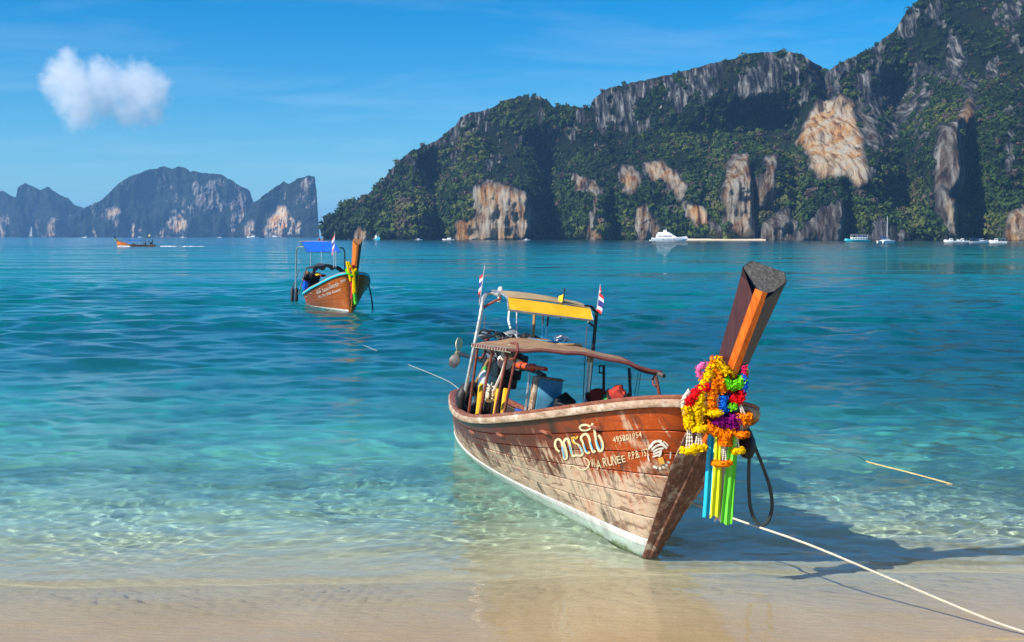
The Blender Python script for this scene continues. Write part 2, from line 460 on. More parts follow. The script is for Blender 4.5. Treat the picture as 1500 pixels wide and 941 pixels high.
def karst(name, skyline, base, nu, nv, setback, faces, seed, mat, big=1.0, upper=0.35, spurs=(), back=0.6, bare=-0.33):
    S = np.array(skyline, float); Bs = np.array(base, float)
    u = np.linspace(S[0, 0], S[-1, 0], nu)
    sky_v = np.interp(u, S[:, 0], S[:, 1])
    sc_ = (S[-1, 0] - S[0, 0]) / 1000.0
    sky_v = sky_v - 3.0 * np.abs(fbm(u / 11.0, 0 * u + seed, 0 * u, 4)) * (YH - sky_v > 12)
    d0 = np.interp(u, Bs[:, 0], Bs[:, 1])
    vv = np.linspace(0, 1, nv) ** 0.92
    Vg, U = np.meshgrid(vv, u, indexing='ij')
    D0 = d0[None, :] * np.ones_like(U); SV = sky_v[None, :] * np.ones_like(U)
    Hpx = np.maximum(YH - SV, 2.0)
    Hm = Hpx / F * (D0 * 1.15)
    PY = YH - Hpx * Vg                       # approximate photo row of each vertex
    s = U / F * D0                           # metres along shore
    zz = Vg * Hm
    # profile: steep lower cliff, a wooded bench, steep upper crag
    prof = 0.16 * Vg + 0.50 * sstep(0.22, 0.70, Vg + 0.10 * fbm(s / 90, zz / 60, 0 * s + seed, 3)) + 0.34 * Vg ** 2.2
    dist = D0 + setback * Hm * prof
    # spurs and gullies
    w = fbm(s / 260, zz / 420, 0 * s + seed + 2, 3) * 60
    sp = ridged((s + w) / 150.0, zz / 420.0, 0 * s + seed, 3)
    dist -= big * (44 * sp) * (0.35 + 0.65 * np.sin(np.clip(Vg, 0, 1) * math.pi * 0.62 + 0.5))
    sp2 = ridged((s + 0.3 * w) / 46.0, zz / 110.0, 0 * s + seed + 5, 4)
    dist -= big * 16 * sp2
    fl = ridged(s / 12.0, zz / 55.0, 0 * s + seed + 9, 3)
    rock = np.zeros_like(U); orange = np.zeros_like(U); crest = np.zeros_like(U)
    wob = 17 * fbm(s / 20, zz / 26, 0 * s + seed + 12, 4)
    for poly, o, push in faces:
        m = inside(poly, U, PY)
        k = sstep(-9, 3, m + wob)
        if o < 0.09:                         # weathered grey crest: broken rock with scrub in it, no clean face
            crest = np.maximum(crest, sstep(-14, 8, m + 1.5 * wob)); continue
        dist -= push * sstep(-14, 10, m)
        rock = np.maximum(rock, k); orange = np.where(k > 0.3, np.maximum(orange * (k < 0.5), o * sstep(-3, 9, m + wob)), orange)
    for (uc, v0, v1, wd, dep) in spurs:      # dark ravines (positive) and buttresses (negative)
        cen = uc + (PY - v1) * 0.10
        g_ = np.exp(-((U - cen) / wd) ** 2) * sstep(v0 - 25, v0 + 15, PY) * (1 - sstep(v1, v1 + 25, PY))
        dist += dep * g_
    up = fbm(s / 38, zz / 70, 0 * s + seed + 20, 4)
    stp = sstep(0.55, 0.95, Vg)
    pat = fbm(s / 5.5, zz / 24.0, 0 * s + seed + 25, 5, 0.6)
    big_ = fbm(s / 70, zz / 50, 0 * s + seed + 44, 3)
    gr = sstep(-0.02, 0.20, up * 0.45 + pat * 1.1 + big_ * 0.5 + upper * stp + bare + 0.22 * crest)
    face = rock.copy()
    rock = np.maximum(rock * sstep(-0.80, -0.45, pat + 0.5 * up), gr * 0.8)
    # wave-cut rock foot
    foot = 1 - sstep(1.0, 4.5, zz + 2.0 * up)
    rock = np.maximum(rock, foot * 0.9); orange = np.maximum(orange, 0.35 * foot)
    jag = ridged(s / 5.0, zz / 16.0, 0 * s + seed + 60, 3)
    dist -= (2.2 + 5.0 * rock) * fl + 3.0 * rock * jag + 5.0 * fbm(s / 7, zz / 9, 0 * s + seed + 30, 4) * big
    dist += 2.5 * np.exp(-((zz - 1.2) / 1.2) ** 2)
    edge = sstep(0.90, 1.0, Vg)
    ridge_d = dist[-1]
    Hr = (YH - sky_v) / F * ridge_d + CH
    Zg = -3.0 + (Hr[None, :] + 3.0) * Vg
    # crest roughness: small pinnacles
    Zg = Zg + edge * 2.2 * big * np.abs(fbm(s / 9, 0 * s + seed, zz / 20, 3))
    tanx = (U - 750) / F
    A = np.stack([tanx * dist, dist, Zg], -1)
    # the far side, so that the mountain is a body
    rows = []
    for q in (0.25, 0.55, 0.8, 1.0):
        dd = ridge_d + back * Hm[-1] * q * 1.2 + 8 * q
        rows.append(np.stack([tanx[0] * dd, dd, -3 + (Zg[-1] + 3) * (1 - q ** 1.6)], -1))
    Bk = np.stack(rows, 0)
    allv = np.concatenate([A, Bk], 0)
    rk = np.concatenate([rock, np.repeat(rock[-1:], 4, 0)], 0); og = np.concatenate([orange, np.repeat(orange[-1:] * 0, 4, 0)], 0)
    o = np_mesh(name, allv.reshape(-1, 3), grid_faces(allv.shape[0], nu)[:, ::-1], mat,
                attrs={'rock': ('FLOAT', rk.ravel()), 'orange': ('FLOAT', og.ravel())})
    return o, A, np.maximum(rock, face * 0.97), PY, U

near_faces = [  # outlines of bare rock (photo pixels), warmth, how far the face stands proud (m)
    ([(1195, 150), (1225, 147), (1245, 165), (1255, 200), (1262, 225), (1278, 255), (1270, 275), (1252, 282), (1235, 270), (1205, 262), (1190, 250), (1178, 225), (1166, 212), (1180, 180)], 1.0, 16),
    ([(1075, 235), (1095, 232), (1098, 260), (1107, 268), (1103, 332), (1085, 335), (1058, 328), (1055, 290), (1065, 255)], 0.55, 16),
    ([(1118, 240), (1135, 228), (1139, 255), (1125, 297), (1110, 299), (1114, 260)], 0.30, 12),
    ([(695, 278), (715, 270), (750, 274), (777, 290), (780, 320), (772, 345), (725, 349), (674, 349), (670, 325), (690, 310)], 0.80, 18),
    ([(945, 248), (968, 245), (985, 256), (1002, 275), (996, 287), (975, 264), (955, 262)], 0.75, 8),
    ([(912, 248), (925, 255), (933, 270), (925, 287), (914, 275)], 0.7, 6),
    ([(865, 278), (880, 288), (889, 320), (886, 347), (860, 349), (856, 320)], 0.55, 10),
    ([(842, 262), (852, 268), (850, 288), (842, 285)], 0.4, 4),
    ([(936, 303), (948, 313), (967, 335), (945, 343), (936, 322)], 0.45, 6),
    ([(1008, 298), (1030, 308), (1040, 322), (1020, 325)], 1.0, 5),
    ([(1370, 210), (1396, 206), (1404, 225), (1412, 265), (1396, 290), (1408, 345), (1385, 340), (1364, 308), (1368, 250)], 0.15, 26),
    ([(1394, 200), (1414, 172), (1422, 215), (1406, 223)], 0.4, 12),
    ([(1466, 330), (1475, 311), (1500, 303), (1570, 298), (1570, 352), (1464, 352)], 0.85, 16),
    ([(1163, 352), (1173, 325), (1195, 302), (1225, 291), (1244, 295), (1236, 322), (1229, 352)], 0.10, 18),
    ([(1103, 352), (1120, 325), (1150, 310), (1164, 320), (1157, 352)], 0.12, 14),
    ([(1040, 350), (1042, 318), (1056, 325), (1075, 350)], 0.12, 8),
    ([(508, 349), (520, 335), (529, 322), (536, 335), (546, 349)], 0.7, 5),
    ([(670, 194), (690, 194), (697, 203), (685, 205)], 0.6, 3),
    ([(790, 205), (806, 195), (814, 215), (800, 237)], 0.2, 10),
    ([(690, 165), (735, 152), (740, 185), (700, 200)], 0.05, 4),
    ([(865, 165), (905, 140), (930, 150), (915, 205), (875, 215)], 0.05, 5),
    ([(1060, 105), (1160, 88), (1175, 130), (1110, 155), (1070, 140)], 0.08, 5),
    ([(1250, 170), (1268, 178), (1290, 225), (1275, 240)], 0.12, 3),
    ([(1440, 40), (1458, 38), (1458, 60), (1445, 58)], 0.5, 2),
    ([(1375, 285), (1400, 300), (1412, 345), (1385, 345)], 0.5, 6),
]
near_sky = [(474, 346), (478, 326), (484, 322), (489, 322), (491, 320), (510, 300), (535, 291), (560, 268), (575, 250), (600, 226), (640, 209), (665, 190), (680, 172), (700, 167), (720, 162),
            (738, 151), (760, 146), (790, 145), (803, 153), (812, 164), (825, 157), (840, 161), (862, 163), (868, 150), (880, 139), (920, 126), (960, 119), (1000, 108), (1050, 97),
            (1100, 84), (1140, 82), (1170, 86), (1195, 102), (1205, 110), (1215, 104), (1240, 90), (1275, 74), (1285, 64), (1300, 54), (1320, 22), (1340, 3), (1360, -8), (1400, -18),
            (1450, -22), (1500, -14), (1560, -20), (1640, 10), (1740, 60), (1860, 130), (2000, 200), (2150, 300), (2200, 344)]
near_base = [(474, 1150), (640, 1080), (800, 1000), (1000, 920), (1200, 850), (1400, 790), (1500, 760), (1700, 700), (2200, 600)]
near_spurs = [(645, 235, 352, 16, 75), (610, 300, 352, 18, -20), (815, 205, 352, 22, 85), (700, 200, 270, 25, -15), (1205, 90, 165, 12, 30), (1120, 165, 215, 45, 55), (1040, 190, 250, 40, 25),
              (905, 285, 352, 10, 30), (1325, 120, 300, 26, 45), (1430, 215, 330, 16, 40), (1250, 285, 352, 9, 40), (1110, 255, 340, 4, 16), (1165, 200, 300, 8, 20), (850, 300, 352, 8, 25), (470, 0, 400, 6, 30)]
head, HA, Hrock, HPY, HU = karst('headland', near_sky, near_base, 1250, 270, 1.15, near_faces, 3.0, karst_material('karst_near'), 1.0, 0.42, near_spurs)
tag(head, kind='structure')

far_specs = [
    ('island', [(-260, 330), (-200, 300), (-120, 285), (-60, 270), (-20, 276), (0, 281), (10, 282), (20, 288), (27, 291), (30, 276), (42, 270), (55, 276), (62, 280), (75, 275), (83, 282), (90, 288), (102, 291), (112, 301), (125, 306), (150, 318), (180, 346)],
     [(-260, 4700), (180, 4500)], 300, 90, [([(50, 349), (52, 335), (60, 330), (66, 349)], 0.9, 10), ([(70, 349), (72, 330), (80, 325), (88, 349)], 0.6, 10), ([(0, 320), (6, 315), (6, 349), (-4, 349)], 0.6, 10)], 11.0),
    ('island', [(105, 346), (112, 320), (130, 304), (150, 296), (165, 283), (180, 269), (200, 258), (225, 250), (245, 246), (255, 250), (265, 245), (275, 249), (280, 253), (300, 255), (325, 257), (345, 269), (368, 281), (373, 298), (390, 325), (410, 346)],
     [(105, 4200), (410, 4000)], 340, 110, [([(250, 335), (254, 318), (266, 316), (276, 332), (270, 345)], 0.95, 14), ([(193, 348), (196, 335), (205, 334), (210, 348)], 0.7, 8), ([(158, 312), (170, 303), (180, 310), (170, 322)], 0.7, 6), ([(128, 348), (136, 334), (146, 348)], 0.7, 8), ([(335, 300), (365, 285), (371, 330), (345, 340)], 0.25, 14), ([(285, 275), (320, 270), (325, 300), (300, 310)], 0.15, 6), ([(225, 349), (238, 336), (248, 349)], 0.6, 6)], 27.0),
    ('island', [(340, 346), (360, 318), (372, 300), (385, 291), (400, 279), (410, 273), (418, 268), (425, 272), (440, 263), (455, 259), (463, 263), (465.5, 285), (467, 320), (468.5, 346)],
     [(340, 3800), (468, 3500)], 300, 110, [([(390, 348), (398, 325), (404, 304), (418, 308), (436, 330), (432, 346)], 1.0, 16), ([(449, 285), (451, 271), (458, 275), (456, 300)], 0.4, 10), ([(362, 348), (365, 325), (370, 325), (372, 348)], 0.6, 8)], 41.0)]
far_mat = karst_material('karst_far', True)
for nm, skl, bs, nu, nv, fc, sd_ in far_specs:
    o, *_ = karst(nm, skl, bs, nu, nv, 0.9, fc, sd_, far_mat, 2.6, 0.0, (), 0.6, -0.42)
    tag(o, kind='structure')

# forest on the headland: crowns of many small leaf faces; no trunk can be told apart at this distance
def forest(name, n_tree, leaves):
    A, rock = HA, Hrock
    du = np.gradient(A, axis=1); dv_ = np.gradient(A, axis=0)
    area = np.linalg.norm(np.cross(du, dv_), axis=2)
    dist = A[..., 1]
    p = area / dist ** 1.3 * (1 - np.clip(rock * 1.12, 0, 0.90)) * (rock < 0.9) * (0.25 + sstep(-0.25, 0.35, fbm(A[..., 0] / 22, A[..., 1] / 60, A[..., 2] / 30, 4) + 0.5 * np.clip(1 - A[..., 2] / 70, 0, 1))) * (A[..., 2] > 2.5)
    p[-1] *= 2.5
    p = p * (HU < 1640); p = (p / p.sum()).ravel()
    idx = rng.choice(p.size, n_tree, p=p)
    C = A.reshape(-1, 3)[idx].copy()
    low = np.clip(1 - C[:, 2] / 60, 0, 1)
    rad = (1.0 + 3.4 * rng.random(n_tree) ** 2.2) * (0.8 + 0.7 * low) * np.clip(C[:, 1] / 900, 0.8, 1.5)
    rad = np.where(idx >= p.size - A.shape[1], rad * 0.75, rad)
    C[:, 2] += rad * 0.35; C[:, 1] -= rad * 0.35
    hue = fbm(C[:, 0] / 45, C[:, 2] / 30, C[:, 1] / 60, 3) + rng.normal(size=n_tree) * 0.13
    pal = np.array([(0.010, 0.022, 0.010), (0.018, 0.040, 0.012), (0.036, 0.068, 0.014), (0.085, 0.105, 0.020), (0.080, 0.058, 0.046)])
    q = np.interp(hue + 0.25 * low, [-0.6, -0.1, 0.2, 0.45, 0.75], [0, 1, 2, 3, 4])
    dry = (rng.random(n_tree) < 0.10) & (low < 0.6); q = np.where(dry, 4, q)
    i0 = np.clip(q.astype(int), 0, 3); fr = (q - i0)[:, None]
    col = pal[i0] * (1 - fr) + pal[i0 + 1] * fr
    dirs = rng.normal(size=(n_tree, leaves, 3)); dirs /= np.linalg.norm(dirs, axis=2, keepdims=True)
    rr = (0.55 + 0.5 * rng.random((n_tree, leaves, 1)))
    lump = 1 + 0.35 * np.sin(dirs[..., :1] * 5 + idx[:, None, None]) * np.sin(dirs[..., 2:] * 6 + idx[:, None, None] * 0.7)
    P = C[:, None, :] + dirs * rr * lump * rad[:, None, None] * np.array([1.05, 0.9, 0.85])
    nrm = dirs + rng.normal(size=dirs.shape) * 0.35; nrm /= np.linalg.norm(nrm, axis=2, keepdims=True)
    tt = np.cross(nrm, rng.normal(size=dirs.shape)); tt /= np.linalg.norm(tt, axis=2, keepdims=True); bb = np.cross(nrm, tt)
    sz = (0.26 + 0.20 * rng.random((n_tree, leaves, 1))) * rad[:, None, None]
    Vt = np.stack([P + (tt * 1.0) * sz, P + (-tt * 0.5 + bb * 0.87) * sz, P + (-tt * 0.5 - bb * 0.87) * sz], 2).reshape(-1, 3)
    cl = np.repeat((col[:, None, :] * (0.8 + 0.4 * rng.random((n_tree, leaves, 1)))).reshape(-1, 3), 3, 0)
    cl = np.concatenate([cl, np.ones((len(cl), 1))], 1)
    t = NT('leaf_crown')
    c = t.n('Attribute', attribute_name='leaf').outputs['Color']
    t.set(Base_Color=c, Roughness=0.8); t.b.inputs['Specular IOR Level'].default_value = 0.15
    o = np_mesh(name, Vt, np.arange(len(Vt)).reshape(-1, 3), t.m, False, {'leaf': ('FLOAT_COLOR', cl)})
    return tag(o, 'dense dark green forest clinging to the limestone headland', 'forest', kind='stuff')
forest('forest', 12500, 52)

# narrow beach at the foot of the headland
b = MB()
pts = []
for i in range(24):
    q = i / 23; uu = 1003 + q * 118
    dd = np.interp(uu, [p[0] for p in near_base], [p[1] for p in near_base])
    xx = (uu - 750) / F
    w = 14 * math.sin(math.pi * q) ** 0.5 + 3
    pts.append([(xx * (dd - 34 - w), dd - 34 - w, -0.5), (xx * (dd - 34 - w * 0.4), dd - 34 - w * 0.4, 0.5), (xx * (dd + 10), dd + 10, 1.5), (xx * (dd + 40), dd + 40, 2.4)])
b.grid(pts)
tag(b.build('cove_beach', sand.data.materials[0]), kind='structure')

# ------------------------------------------------------------------ haze
t = NT('haze_air')
t.t.nodes.remove(t.b)
pv = t.n('VolumePrincipled', {'Color': (0.27, 0.57, 1.0, 1), 'Density': 0.000095, 'Anisotropy': 0.0})
t.link(pv.outputs[0], t.out.inputs['Volume'])
b = MB().box((0, 6300, 135), (30000, 13200, 340))
tag(b.build('haze', t.m, smooth=False), kind='stuff')

# ------------------------------------------------------------------ cumulus cloud (far beyond and above the haze)
CY = 8200.0
puffs = [(225, 165, 26), (95, 145, 30), (180, 168, 26), (80, 100, 20), (150, 150, 36), (165, 128, 38), (120, 150, 42), (95, 110, 34), (100, 86, 20), (140, 95, 16), (115, 130, 46), (150, 120, 36), (185, 130, 44), (205, 115, 34), (215, 140, 40), (195, 160, 36), (75, 120, 22), (112, 172, 24), (232, 125, 22), (210, 172, 22)]
cc = at_y(155, 130, CY)
t = NT('cloud_vapour')
t.t.nodes.remove(t.b)
geo = t.n('NewGeometry'); pos = geo.outputs['Position']
warp = t.n('TexNoise', {'Vector': pos, 'Scale': 0.006, 'Detail': 5, 'Roughness': 0.6})
wv = t.n('VectorMath', {0: warp.outputs['Color'], 1: (0.5, 0.5, 0.5)}, operation='SUBTRACT').outputs[0]
wv = t.n('VectorMath', {0: wv, 1: (190, 190, 190)}, operation='MULTIPLY').outputs[0]
pw = t.n('VectorMath', {0: pos, 1: wv}, operation='ADD').outputs[0]
acc = None
for (pu, pvv, pr) in puffs:
    ctr = at_y(pu, pvv, CY + random.uniform(-60, 60)); rm = pr / F * CY
    dn = t.n('VectorMath', {0: pw, 1: tuple(ctr)}, operation='DISTANCE').outputs['Value']
    k_ = t.math('SUBTRACT', 1.0, t.math('DIVIDE', dn, rm))
    acc = k_ if acc is None else t.math('MAXIMUM', acc, k_)
fn = t.noise(pos, 0.016, 8, 0.66)
dens = t.math('ADD', acc, t.math('MULTIPLY', t.math('SUBTRACT', fn, 0.54), 1.4))
dens = t.math('MULTIPLY', t.math('MAXIMUM', dens, 0.0), 0.0105)
pv = t.n('VolumePrincipled', {'Color': (0.99, 0.99, 1.0, 1), 'Anisotropy': 0.0})
t.link(dens, pv.inputs['Density'])
t.link(pv.outputs[0], t.out.inputs['Volume'])
b = MB(); b.blob((0, 0, 0), (560, 330, 400), 0.05, 3, 5)
co = b.build('cloud', t.m)
co.location = cc
tag(co, 'single puffy white cumulus cloud floating above the far islands', 'cloud')
cy.volume_step_rate = 0.6

# ================================================================== LONGTAIL BOATS
_T = np.array([0, .33, .66, 1.]); _Vm = np.linalg.inv(np.vander(_T, 4, increasing=True))
def cub(t, c):
    k = _Vm @ np.array(c); return k[0] + k[1] * t + k[2] * t * t + k[3] * t ** 3
class Hull:
    """x forward from the stern, y to port, z up; side -1 is starboard"""
    def __init__(s, L, B, t0, p, q, bs, g, r0, r1, rake):
        s.L, s.B, s.t0, s.p, s.q, s.bs, s.g, s.r0, s.r1, s.rake = L, B, t0, p, q, bs, g, r0, r1, rake
    def beam(s, t, p=None):
        p = p or s.p
        b = np.where(t < s.t0, s.bs + (s.B - s.bs) * (1 - np.clip(1 - t / s.t0, 0, 1) ** 2), s.B)
        w = np.clip((t - s.t0) / (1 - s.t0), 0, 1)
        return b * np.clip(1 - w ** p, 0, 1) ** s.q * np.sqrt(np.clip(1 - np.clip(1 - t / .05, 0, 1) ** 2, 0, 1))
    def sheer(s, t, side=-1):
        t = np.asarray(t, float)
        return np.stack([t * s.L, side * s.beam(t), cub(t, s.g)], -1)
    def pt(s, t, k, side=-1):
        t = np.asarray(t, float); k = np.asarray(k, float)
        hi = s.sheer(t, side)
        xl = t * (s.L - s.rake * (1 + .2 / s.g[3])); bl = s.beam(t, s.p * .9) * (s.r0 + (s.r1 - s.r0) * t)
        lo = np.stack([xl, side * bl, np.full_like(t, -.2)], -1)
        P = lo + (hi - lo) * k[..., None]
        bul = 0.055 * np.sin(np.pi * np.clip(k, 0, 1)) * (s.beam(t) / s.B) * (1 - 0.5 * t)
        P[..., 1] += side * bul; P[..., 2] -= bul * 0.5
        return P
    def stem(s, z):
        return np.array([s.L - s.rake * (1 - z / s.g[3]), 0, z])
def offset_grid(G, off):
    du = np.gradient(G, axis=1); dv_ = np.gradient(G, axis=0); N = np.cross(du, dv_)
    N /= np.maximum(np.linalg.norm(N, axis=2, keepdims=True), 1e-9)
    s = np.sign((N[..., 1] * G[..., 1]).sum()) or 1
    return G + N * s * off
_q = np.linspace(0, 1, 96)
TS = np.concatenate([0.6 * (1 - np.cos(_q[:-1] * math.pi / 2)), 1 - 0.4 * (1 - np.linspace(0, 1, 60)) ** 3.2]); TS[0] = 0.0004; TS[-1] = 0.999995
def kw_line(t): return np.interp(t, [0, 0.5, 1], [0.42, 0.31, 0.175])
FR = [0, .17, .335, .5, .665, .83, 1.0]

def hull_material(name, c_top, c_mid, c_low, c_bow, pale_amt, streak=1.0):
    t = NT(name)
    k = t.attr('hk'); tt = t.attr('ht'); pn = t.attr('plank')
    v = t.coord()
    off = t.n('VectorMath', {0: v, 1: t.n('CombineXYZ', {0: t.math('MULTIPLY', pn, 3.7), 2: t.math('MULTIPLY', pn, 1.3)}).outputs[0]}, operation='ADD').outputs[0]
    grain = t.noise(t.n('Mapping', {0: off, 'Scale': (2.2, 22, 30)}).outputs[0], 1.0, 8, 0.65, 0.6)
    blot = t.noise(t.n('Mapping', {0: v, 'Scale': (1.6, 1.6, 2.6)}).outputs[0], 1.0, 7, 0.66, 0.8)
    st = t.noise(t.n('Mapping', {0: v, 'Scale': (16, 3, 1.5)}).outputs[0], 1.0, 7, 0.68, 0.4)
    st2 = t.noise(t.n('Mapping', {0: off, 'Scale': (7, 2, 1.1)}).outputs[0], 1.0, 8, 0.72, 0.6)
    base = t.mix(t.ramp(t.math('ADD', k, t.math('MULTIPLY', t.math('SUBTRACT', blot, 0.5), 0.5)), [(0.45, 0.0), (0.8, 1.0)]), c_mid, c_top)
    base = t.mix(t.ramp(grain, [(0.3, 0.55), (0.65, 0.0)]), base, tuple(x * 0.42 for x in c_mid))
    bow = t.ramp(t.math('ADD', tt, t.math('MULTIPLY', t.math('SUBTRACT', blot, 0.5), 0.35)), [(0.74, 0.0), (0.92, 1.0)])
    bow = t.math('MULTIPLY', bow, t.ramp(k, [(0.40, 0.0), (0.62, 1.0)]))
    base = t.mix(bow, base, t.mix(grain, tuple(x * 0.55 for x in c_bow), c_bow))
    # sun-bleached, salt-worn lower planks
    low = t.math('MULTIPLY', t.ramp(k, [(0.34, 1.0), (0.86, 0.0)]), t.ramp(tt, [(0.25, 0.62), (0.62, 1.0)]))
    pm = t.math('ADD', t.math('MULTIPLY', low, pale_amt), t.math('ADD', t.math('MULTIPLY', t.math('SUBTRACT', st, 0.5), 2.0), t.math('MULTIPLY', t.math('SUBTRACT', blot, 0.5), 2.2)))
    pm = t.ramp(pm, [(0.30, 0.0), (0.62, 0.92)])
    pale = t.mix(grain, tuple(x * 0.62 for x in c_low), c_low)
    pale = t.mix(t.ramp(st2, [(0.5, 0.0), (0.68, 0.7)]), pale, tuple(0.5 * a + 0.5 * b for a, b in zip(c_low, c_bow)))
    col = t.mix(pm, base, pale)
    br_ = t.noise(t.n('Mapping', {0: off, 'Scale': (2.6, 3, 5.5)}).outputs[0], 1.0, 8, 0.7, 1.0)
    col = t.mix(t.ramp(br_, [(0.53, 0.0), (0.62, 0.75)]), col, tuple(x * 0.8 for x in c_mid))
    rs_ = t.noise(t.n('Mapping', {0: v, 'Scale': (5, 2, 0.9)}).outputs[0], 1.0, 6, 0.7, 0.5)
    col = t.mix(t.ramp(rs_, [(0.62, 0.0), (0.70, 0.6)]), col, tuple(x * 0.75 for x in c_bow))
    # dark grime runs and small scratches
    gr = t.ramp(st2, [(0.34, 0.85 * streak), (0.48, 0.0)])
    col = t.mix(gr, col, (0.035, 0.022, 0.018))
    sc_ = t.noise(t.n('Mapping', {0: v, 'Scale': (9, 9, 26), 'Rotation': (0, 0.5, 0)}).outputs[0], 1.0, 5, 0.75)
    col = t.mix(t.ramp(sc_, [(0.69, 0.0), (0.72, 0.85)]), col, (0.62, 0.54, 0.44))
    t.set(Base_Color=col, Roughness=t.ramp(pm, [(0, 0.38), (1, 0.7)])); t.b.inputs['Specular IOR Level'].default_value = 0.35
    t.bump(t.math('ADD', grain, t.math('MULTIPLY', blot, 0.6)), 0.45, 0.008)
    return t.m
def antifoul_material(name, white):
    t = NT(name)
    k = t.attr('hk'); v = t.coord()
    n1 = t.noise(t.n('Mapping', {0: v, 'Scale': (7, 4, 3)}).outputs[0], 1.0, 8, 0.7, 0.6)
    n2 = t.noise(t.n('Mapping', {0: v, 'Scale': (2, 4, 9)}).outputs[0], 1.0, 7, 0.66, 0.4)
    c = t.ramp(n1, [(0.3, tuple(x * 0.55 for x in white)), (0.55, white), (0.8, tuple(min(1, x * 1.08) for x in white))])
    z = t.n('SeparateXYZ', {0: t.n('NewGeometry').outputs['Position']}).outputs['Z']
    alg = t.math('ADD', t.math('MULTIPLY', z, -7.0), t.math('MULTIPLY', t.math('SUBTRACT', n1, 0.5), 2.4))
    alg = t.ramp(alg, [(0.05, 1.0), (0.0, 0.0)]) if False else t.ramp(t.math('ADD', alg, 0.55, True), [(0.2, 0.0), (0.75, 1.0)])
    c = t.mix(alg, c, t.mix(n2, (0.035, 0.075, 0.030), (0.15, 0.19, 0.08)))
    t.set(Base_Color=c, Roughness=0.55)
    t.bump(n1, 0.3, 0.006)
    return t.m

def strip(hull, k0, k1, side, th, off, name, mat, parent, pid, gap=0.0055, rows=4):
    """one strake of planking: outer face plus the two edges that turn in to the seam"""
    t = TS
    ka, kb = k0(t) , k1(t)
    hgt = np.maximum(hull.sheer(t)[:, 2] + .2, .3)
    g = gap / hgt
    ks = [ka + g + (kb - ka - 2 * g) * q for q in np.linspace(0, 1, rows)]
    G = np.stack([hull.pt(t, kk, side) for kk in ks], 0)
    wob = off + 0.0025 * fbm(G[..., 0] * 2.1, G[..., 1] * 2.0 + pid, G[..., 2] * 3 + side, 3)
    Go = offset_grid(G, 0.0) + (offset_grid(G, 1.0) - G) * wob[..., None]
    Gi = offset_grid(G, off - th)
    Gr = Go.copy(); br = 0.006
    Gr[0] = Go[0] * 0.6 + Gi[0] * 0.4 if False else Go[0]
    full = np.concatenate([Gi[:1], (Go[:1] * 0.75 + Gi[:1] * 0.25), Go[:1] + (Go[1:2] - Go[:1]) * 0.06, Go[1:-1], Go[-1:] + (Go[-2:-1] - Go[-1:]) * 0.06, (Go[-1:] * 0.75 + Gi[-1:] * 0.25), Gi[-1:]], 0)
    kk = np.stack([ks[0], ks[0], ks[0]] + ks[1:-1] + [ks[-1]] * 3, 0)
    F_ = grid_faces(full.shape[0], full.shape[1])
    if side > 0: F_ = F_[:, ::-1]
    n_ = full.shape[0] * full.shape[1]
    o = np_mesh(name, full.reshape(-1, 3), F_, mat, True, {'hk': ('FLOAT', kk), 'ht': ('FLOAT', np.broadcast_to(t, kk.shape)), 'plank': ('FLOAT', np.full(n_, float(pid)))})
    o.data.set_sharp_from_angle(angle=R(35))
    o.parent = parent
    return o

def sweep(path, prof, up=Vector((0, 0, 1))):
    """profile (outward, up) swept along a path that runs bow-starboard-stern-port-bow (outward = away from the inside)"""
    rows = []; n = len(path); P = [Vector(p) for p in path]
    for i in range(n):
        tg = (P[min(i + 1, n - 1)] - P[max(i - 1, 0)]).normalized()
        out = tg.cross(up).normalized() * -1
        rows.append([P[i] + out * a + up * b for a, b in prof])
    return rows

def sheer_path(h, n=70, tmax=0.9997):
    t = np.concatenate([0.6 * (1 - np.cos(np.linspace(0, 1, 60)[:-1] * math.pi / 2)), 1 - 0.4 * (1 - np.linspace(0, 0.90, 40)) ** 3.2])
    t = np.minimum(t, tmax)
    st = h.sheer(t[::-1], -1); po = h.sheer(t[1:], 1)
    return np.concatenate([st, po], 0)

